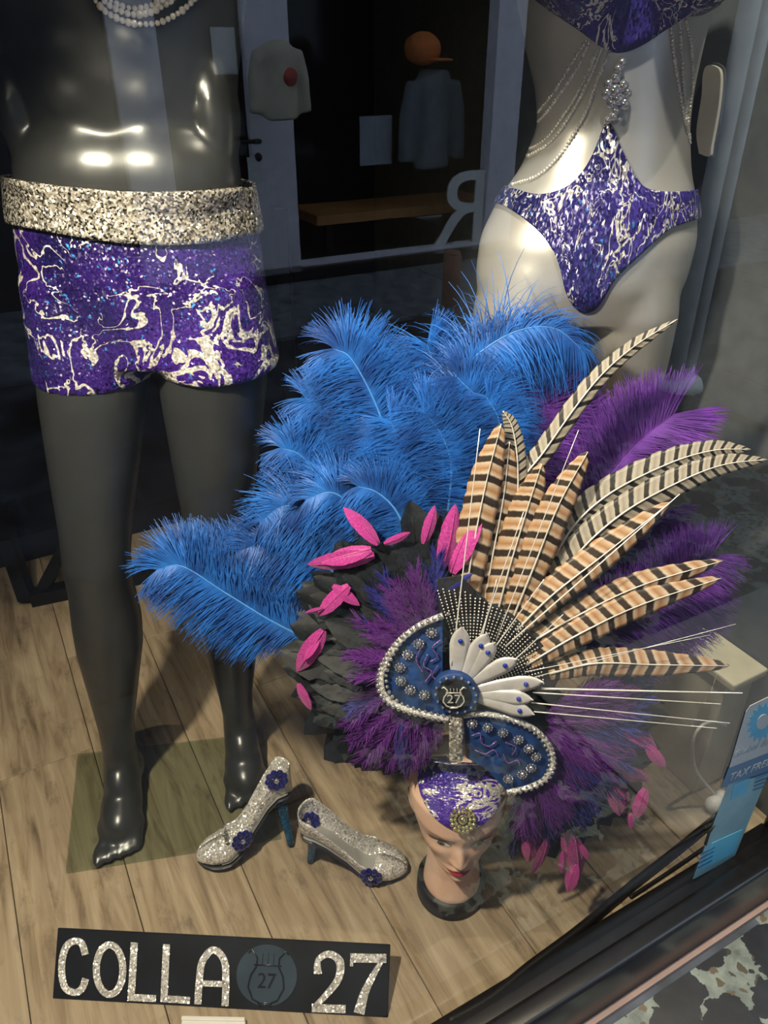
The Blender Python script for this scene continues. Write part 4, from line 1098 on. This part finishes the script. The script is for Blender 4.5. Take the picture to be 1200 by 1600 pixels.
# ------------------------------------------------------------------ shoes
def shoe(label, heel, toe, roll, HH, pitch=0.0, lift=0.0):
    heel, toe = Vector(heel), Vector(toe); d = toe - heel; d.z = 0; L0 = d.length; d.normalize(); s = Vector((-d.y, d.x, 0))
    root = thing('stiletto_shoe', label, 'shoe', heel, 'silver stiletto shoes')
    L = max(L0, 0.17) * 1.04
    Rm = Matrix((d, s, Vector((0, 0, 1)))).transposed().to_4x4() @ Matrix.Rotation(roll, 4, 'X') @ Matrix.Rotation(pitch, 4, 'Y')
    T = Matrix.Translation(heel + Vector((0, 0, lift))) @ Rm
    sole = [(-0.05, HH + .002), (0.10, HH), (0.22, HH * 0.84), (0.40, HH * 0.46), (0.55, HH * 0.16), (0.66, 0.006), (0.80, 0.004), (1.0, 0.010)]
    wid = [(-0.05, .0005), (-0.035, .011), (0.0, .021), (0.06, .026), (0.2, .026), (0.42, .024), (0.62, .032), (0.74, .034), (0.86, .029), (0.95, .018), (1.0, .005)]
    hgt = [(-0.05, .055), (0.05, .060), (0.2, .047), (0.45, .040), (0.62, .042), (0.74, .046), (0.86, .036), (0.95, .024), (1.0, .010)]
    def sect(f, inset=0.0):
        z0 = lerp_tab(sole, f); w = max(lerp_tab(wid, f) - inset, 0.0004); h = lerp_tab(hgt, f)
        op = 0.54 + 0.46 * smoothstep(0.60, 0.70, f); pts = []
        for j in range(25):
            ph = (-1 + 2 * j / 24) * PI * op
            yy = w * math.copysign(abs(math.sin(ph)) ** 0.75, math.sin(ph)); zz = z0 + h * (0.5 - 0.5 * math.cos(ph)) / (0.5 - 0.5 * math.cos(PI * op))
            if op < 0.99 and abs(ph) > PI * 0.5: yy = w * math.copysign(1, ph) * 0.96
            pts.append(T @ Vector((f * L, yy, zz + inset)))
        return pts
    fs = [-0.05 + 1.05 * i / 70 for i in range(71)]
    g = MB(); g.grid([sect(f) for f in fs]); me = applied(fix_normals(g.mesh()), [('SOLIDIFY', dict(thickness=0.0022, offset=1.0)), ('SMOOTH', dict(factor=0.3, iterations=3))])
    obj('shoe_upper', me, M_GLSIL, root)
    g = MB(); g.grid([[T @ Vector((f * L, lerp_tab(wid, f) * 0.88 * q, lerp_tab(sole, f) + 0.004)) for q in (-1, -.5, 0, .5, 1)] for f in [0.0 + 0.75 * i / 20 for i in range(21)]])
    obj('insole', g.mesh(), plain('silver_leather_lining', (0.48, 0.49, 0.48), 0.35, 0.4), root)
    g = MB(); rows = [[T @ Vector((f * L, lerp_tab(wid, f) * 0.97 * q, lerp_tab(sole, f) - 0.0022)) for q in (-1, -.5, 0, .5, 1)] for f in fs]; g.grid(rows)
    obj('sole', applied(fix_normals(g.mesh()), [('SOLIDIFY', dict(thickness=0.0012))]), plain('black_sole', (0.02, 0.02, 0.022), 0.5), root)
    g = MB(); g.tube([T @ Vector(p) for p in ((0.022, 0, HH - 0.010), (0.014, 0, HH * 0.8), (0.010, 0, HH * 0.5), (0.006, 0, HH * 0.2), (0.004, 0, 0.002))], [0.018, 0.0125, 0.0085, 0.0068, 0.0068], 14)
    obj('stiletto_heel', g.mesh(), M_GLBLU, root)
    return root, T, L, lerp_tab, wid, sole, HH
def flower(root, c, n, s=1.0):
    """round brooch of dark blue stones"""
    n = Vector(n).normalized(); e1 = n.orthogonal().normalized(); e2 = n.cross(e1); c = Vector(c)
    g = MB(); g.ball(c + n * 0.003, 0.0042 * s, 8, 6); o = obj('flower_brooch', g.mesh(), M_CRYST, root)
    Rm = Matrix((e1, e2, n)).transposed()
    for i in range(9):
        t = 2 * PI * i / 9; g = MB(); g.ball(c + (e1 * math.cos(t) + e2 * math.sin(t)) * 0.0105 * s + n * 0.002, (0.0046 * s, 0.0046 * s, 0.0036 * s), 8, 6, Rm)
        obj('stone_petal', g.mesh(), M_SAPPH, o)
    g = MB()
    for i in range(7):
        t = 2 * PI * i / 7; g.ball(c + (e1 * math.cos(t) + e2 * math.sin(t)) * 0.0055 * s + n * 0.004, 0.0022 * s, 6, 5)
    obj('inner_stones', g.mesh(), M_SAPPH, o)
def on_shoe(root, x, y):
    best = None
    for ch in root.children:
        if ch.name.startswith('shoe_upper'):
            me = ch.data; off = origin(root); b = BVHTree.FromPolygons([v.co + off for v in me.vertices], [tuple(p.vertices) for p in me.polygons])
            h, n, i, dd = b.ray_cast(CAM, ray(x, y).normalized())
            if h is not None:
                if n.dot(CAM - h) < 0: n = -n
                return h, n
    return None
s1 = shoe('silver glitter stiletto with toe to the left, nearer the male mannequin foot', at_z(458, 1322), at_z(318, 1350), 0.30, 0.116, 0.0, 0.004)[0]
s2 = shoe('silver glitter stiletto with toe to the right, beside the display head', at_z(482, 1346), at_z(630, 1362), 0.04, 0.095)[0]
for root, spots in ((s1, ((378, 1312), (432, 1218))), (s2, ((580, 1368), (482, 1284)))):
    for x, y in spots:
        for dx, dy in ((0, 0), (6, 6), (-6, 6), (6, -6), (-6, -6), (0, 12), (12, 0), (-12, 0), (0, -12), (15, 15), (-15, 15)):
            q = on_shoe(root, x + dx, y + dy)
            if q: flower(root, q[0] + q[1] * 0.001, q[1], 1.45); break

# ------------------------------------------------------------------ sign
BLc, BRc = at_z(82, 1560, 0.002), at_z(606, 1590, 0.002)
ex = (BRc - BLc).normalized(); back = Vector((-ex.y, ex.x, 0)); TA = math.radians(38)
ey = (back * math.cos(TA) + Vector((0, 0, 1)) * math.sin(TA)).normalized(); en = ex.cross(ey).normalized()
if en.dot(CAM - BLc) < 0: en = -en
def sg(x, y, off=0.0): return at_plane(x, y, BLc + en * off, en)
sroot2 = thing('name_sign', 'black sign board with glitter lettering COLLA 27 lying at the front', 'sign', (BLc + BRc) / 2)
corners = [sg(82, 1560), sg(606, 1590), sg(610, 1476), sg(90, 1450)]
obj('board', bevel(prism([c_ for c_ in corners], -en * 0.006), 0.001, 1), plain('black_acrylic', (0.003, 0.004, 0.006), 0.42, spec=0.25), sroot2, False)
def zz(pts): return [(60 + x / 2.069, 1430 + y / 2.069) for x, y in pts]
def stroke(name, pxs, w, closed=False, n=40, smooth=True):
    P = [Vector((x, y, 0)) for x, y in pxs]
    P = catmull(P, n) if smooth else P
    lo, hi = [], []
    for i, p in enumerate(P):
        ww = (lerp_tab(w, i / (len(P) - 1)) if hasattr(w, '__len__') else w) / 2
        if smooth or i in (0, len(P) - 1):
            t = (P[min(i + 1, len(P) - 1)] - P[max(i - 1, 0)]).normalized(); nrm = Vector((-t.y, t.x, 0)); k_ = 1
        else:
            t1 = (P[i] - P[i-1]).normalized(); t2 = (P[i+1] - P[i]).normalized(); n1 = Vector((-t1.y, t1.x, 0)); n2 = Vector((-t2.y, t2.x, 0))
            nrm = (n1 + n2).normalized(); k_ = 1 / max(0.4, nrm.dot(n1))
        lo.append(p + nrm * ww * k_); hi.append(p - nrm * ww * k_)
    g = MB(); rows = []
    for off in (0.0005, 0.0035): rows.append([[sg(q.x, q.y, off) for q in lo], [sg(q.x, q.y, off) for q in hi]])
    a, b = rows
    n_ = len(P); g.grid([a[0], b[0], b[1], a[1], a[0]])
    if not closed:
        for e in (0, n_ - 1): g.add([a[0][e], b[0][e], b[1][e], a[1][e]], [(0, 1, 2, 3)])
    return fix_normals(g.mesh())
WL = 11
def letter(meshes):
    bm = bmesh.new()
    for me in meshes: bm.from_mesh(me)
    out = bpy.data.meshes.new('letter'); bm.to_mesh(out); bm.free()
    obj('letter', out, M_GLSIL, sroot2, False)
letter([stroke('c', zz([(152, 128), (140, 92), (115, 84), (88, 105), (75, 165), (84, 230), (115, 250), (140, 238), (153, 205)]), WL)])
th = [2 * PI * i / 24 for i in range(25)]
letter([stroke('o', zz([(230 + 43 * math.cos(t), 176 + 80 * math.sin(t)) for t in th]), WL, True, 72)])
letter([stroke('l', zz([(310, 88), (300, 266), (380, 270)]), WL, smooth=False)])
letter([stroke('l', zz([(414, 94), (406, 270), (490, 276)]), WL, smooth=False)])
letter([stroke('a', zz([(515, 288), (520, 215), (530, 150), (565, 112), (600, 145), (606, 215), (603, 294)]), WL), stroke('a', zz([(522, 220), (604, 223)]), WL * 0.85, smooth=False)])
letter([stroke('2', zz([(903, 190), (905, 145), (940, 126), (974, 150), (970, 205), (930, 258), (893, 296)]), [(0, 13), (.15, 9), (.5, 13), (.75, 11), (1, 8)]), stroke('2', zz([(884, 300), (993, 304)]), 13, smooth=False)])
letter([stroke('7', zz([(1008, 138), (1125, 140)]), 14, smooth=False), stroke('7', zz([(1116, 138), (1085, 190), (1055, 250), (1036, 318)]), [(0, 6), (.5, 11), (1, 17)]), stroke('7', zz([(1014, 130), (1012, 165)]), 5, smooth=False)])
dk = obj('emblem_disc', prism([sg(x, y, 0.003) for x, y in zz(ellipse(738, 195, 98, 100))], -en * 0.0035), plain('blue_grey_mirror_disc', (0.10, 0.15, 0.21), 0.12, 0.6), sroot2, False)
dc = sg(*zz([(738, 205)])[0], 0.0042); s_ = 0.036
lyre(lambda x, y: dc + ex * x * s_ + ey * (y * s_ * 1.15 + 0.004), M_BLACK, dk, 0.030, Matrix.Translation(dc - ey * 0.004) @ Matrix((ex, ey, en)).transposed().to_4x4(), 0.0014)
ch = thing('card_holder', 'small white card holder in front of the black sign', 'holder', at_z(334, 1600, 0))
cpts = [at_z(286, 1594, 0.001), at_z(384, 1596, 0.001), at_z(386, 1625, 0.001), at_z(282, 1623, 0.001)]
obj('foot', bevel(prism(cpts, (0, 0, 0.012)), 0.002), M_WHITE, ch, False)
obj('holder_lip', bevel(prism([cpts[0], cpts[1], cpts[1] + Vector((0, -0.006, 0)), cpts[0] + Vector((0, -0.006, 0))], (0, 0, 0.014)), 0.001), M_WHITE, ch, False)

# ------------------------------------------------------------------ stickers on the glass
def gp(x, y, off=0.0): return at_S(x, y, GLASS_Y - 0.0015 - off)
def decal(name, pxs, mat, parent, off=0.0, th=0.0008):
    return obj(name, prism([gp(x, y, off) for x, y in pxs], S(0, th)), mat, parent, False)
M_STW = plain('white_vinyl', (0.42, 0.43, 0.43), 0.4, var=0.04); M_STB = plain('blue_vinyl', (0.035, 0.14, 0.27), 0.4); M_STC = plain('pale_turquoise_print', (0.19, 0.35, 0.39), 0.4, var=0.2, vscale=12); M_STL = plain('sky_blue_print', (0.06, 0.36, 0.55), 0.4)
tx = thing('tax_free_sticker', 'white and blue tax free sticker on the glass beside the black post', 'sticker', gp(1165, 1160))
decal('white_panel', [(1166, 1112), (1172, 1103), (1240, 1070), (1216, 1170), (1140, 1200)], M_STW, tx)
decal('blue_band', [(1139, 1200), (1216, 1170), (1206, 1206), (1127, 1232)], M_STB, tx)
def glass_text(body, px0, px1, size, mat, parent, off=0.0006):
    a, b = gp(*px0, off), gp(*px1, off); X_ = (b - a).normalized(); Z_ = Vector((0, 0, 1)); Z_ = (Z_ - X_ * Z_.dot(X_)).normalized(); N_ = X_.cross(Z_)
    me = text_mesh(body, size, 0.0002); wd = max(v.co.x for v in me.vertices) - min(v.co.x for v in me.vertices); k_ = (b - a).length / wd
    me.transform(Matrix.Translation((a + b) / 2) @ Matrix((X_, Z_, N_)).transposed().to_4x4() @ Matrix.Diagonal((k_, k_, 1, 1)))
    obj('lettering', me, mat, parent, False)
glass_text('Global Blue', (1146, 1181), (1214, 1153), 0.02, plain('grey_ink', (0.30, 0.33, 0.36), 0.6), tx)
glass_text('TAX FREE', (1140, 1216), (1204, 1190), 0.02, M_STW, tx)
sun = []
for i in range(32):
    q = 30 if i % 2 else 22; t = 2 * PI * i / 32; sun.append((1192 + q * math.cos(t) * 0.85, 1128 + q * math.sin(t) - 0.35 * q * math.cos(t)))
decal('sun_logo', sun, M_STL, tx, 0.0006)
decal('sun_logo_centre', [(1192 + 11 * math.cos(t) * 0.85, 1128 + 11 * math.sin(t) - 3.9 * math.cos(t)) for t in [2 * PI * i / 20 for i in range(20)]], M_STW, tx, 0.0012)
lf = thing('turquoise_leaflet', 'pale turquoise leaflet stuck in the window corner above the rail', 'leaflet', gp(1125, 1300))
decal('sheet', [(1138, 1226), (1203, 1204), (1147, 1340), (1083, 1374)], M_STC, lf)
decal('print_patch', [(1147, 1226), (1172, 1216), (1166, 1240), (1141, 1250)], M_STL, lf, 0.0006)
decal('print_patch', [(1112, 1318), (1160, 1296), (1146, 1334), (1098, 1356)], plain('mid_turquoise_print', (0.12, 0.44, 0.58), 0.4), lf, 0.0006)
for i in range(4):
    decal('print_line', [(1090 + i * 1.5, 1358 - i * 7), (1112 + i * 1.5, 1346 - i * 7), (1112.6 + i * 1.5, 1343.5 - i * 7), (1090.6 + i * 1.5, 1355.5 - i * 7)], M_STB, lf, 0.001)
    decal('print_line', [(1177 + i * 1.2, 1236 - i * 6), (1196 + i * 1.2, 1229 - i * 6), (1196.5 + i * 1.2, 1227 - i * 6), (1177.5 + i * 1.2, 1234 - i * 6)], M_STB, lf, 0.001)
decal('palm_print', [(1100, 1320), (1106, 1302), (1100, 1300), (1108, 1298), (1118, 1290), (1110, 1302), (1104, 1322)], M_BLACKM, lf, 0.0012)

# ------------------------------------------------------------------ cables, socket box, rack, wall panel
def floor_cable(name, label, pxs, r_, mat, z=None):
    P = [at_z(x, y, r_) for x, y in pxs]; g = MB(); g.tube(catmull(P, 60), r_, 10)
    return tag(obj(name, g.mesh(), mat), label, 'cable')
floor_cable('power_cable', 'thick black cable running along the window rail', [(700, 1597), (765, 1560), (830, 1508), (905, 1452), (985, 1385), (1055, 1330), (1110, 1285), (1136, 1262)], 0.008, M_BLACKM)
floor_cable('thin_cable', 'thin black cable between the thick cable and the leaflet', [(985, 1402), (1040, 1366), (1090, 1332), (1118, 1312)], 0.0035, M_BLACKM)
bx = thing('socket_box', 'cream painted wooden boxing in the right window corner', 'boxing', S(1.05, 0.72, 0))
obj('box_body', bevel(sh((1.055, 0.62, 0.0), (XR - 0.002, 0.82, 0.30)).mesh(), 0.004), M_CREAM, bx, False)
obj('box_lid', bevel(sh((1.045, 0.60, 0.30), (XR - 0.002, 0.84, 0.318)).mesh(), 0.004), M_CREAM, bx, False)
g = MB(); g.ball(S(1.054, 0.74, 0.15), 0.005, 8, 6); obj('screw', g.mesh(), M_BLACKM, bx)
pg = thing('white_plug', 'white plug lying in the right window corner', 'plug', at_z(1120, 1262, 0))
c_ = at_z(1118, 1256, 0.022); g = MB(); g.ball(c_, (0.022, 0.017, 0.02), 14, 9); g.ball(c_ + Vector((0.016, 0.012, 0.006)), (0.016, 0.014, 0.014), 12, 8)
obj('plug_body', remesh(g.mesh(), 0.002, 3), M_WHITE, pg)
g = MB(); g.tube(catmull([c_ + Vector((0.0, 0.01, 0.014)), at_S(1088, 1205, 0.600), at_S(1082, 1165, 0.604), at_S(1092, 1138, 0.608), at_S(1112, 1128, 0.610), at_S(1134, 1134, 0.612)], 40), 0.0032, 8)
obj('plug_cord', g.mesh(), M_WHITE, pg)
rk = thing('metal_rack', 'black metal rack base on the floor behind the male mannequin', 'rack', at_z(60, 930))
def bar(pts, r_):
    g = MB(); g.tube(pts, r_, 4); obj('rack_bar', g.mesh(), M_BLACKM, rk, False)
A0, A1 = at_z(48, 934, 0.02), at_z(470, 846, 0.02)
bar([A0, A1], 0.028); bar([A0 + Vector((-0.01, 0, 0)), A0 + Vector((-0.06, 0.03, 0.95))], 0.026)
bar([A0 + Vector((0.02, 0.02, 0)), A0 + Vector((0.17, 0.10, 0.24)), A0 + Vector((0.18, 0.11, 0.9))], 0.022); bar([A1, A1 + Vector((0, 0.03, 0.95))], 0.024)
wp = thing('white_wall_panel', 'white rounded panel on the side wall behind the silver torso', 'panel', S(XR, 1.3, 0.9))
Q = [at_plane(x, y, S(XR - 0.012, 0), S(1, 0)) for x, y in smooth_poly([(1092, 240), (1088, 205), (1096, 150), (1098, 118), (1104, 103), (1118, 104), (1126, 118), (1122, 170), (1112, 225), (1108, 244), (1092, 240)], 50)[:-1]]
obj('panel_face', prism(Q, S(0.011, 0)), M_WHITE, wp, False)
Q2 = [p_ + (p_ - sum(Q, Vector()) / len(Q)) * 0.06 + S(0.006, 0) for p_ in Q]
obj('panel_back', prism(Q2, S(0.005, 0)), M_WALLG, wp, False)
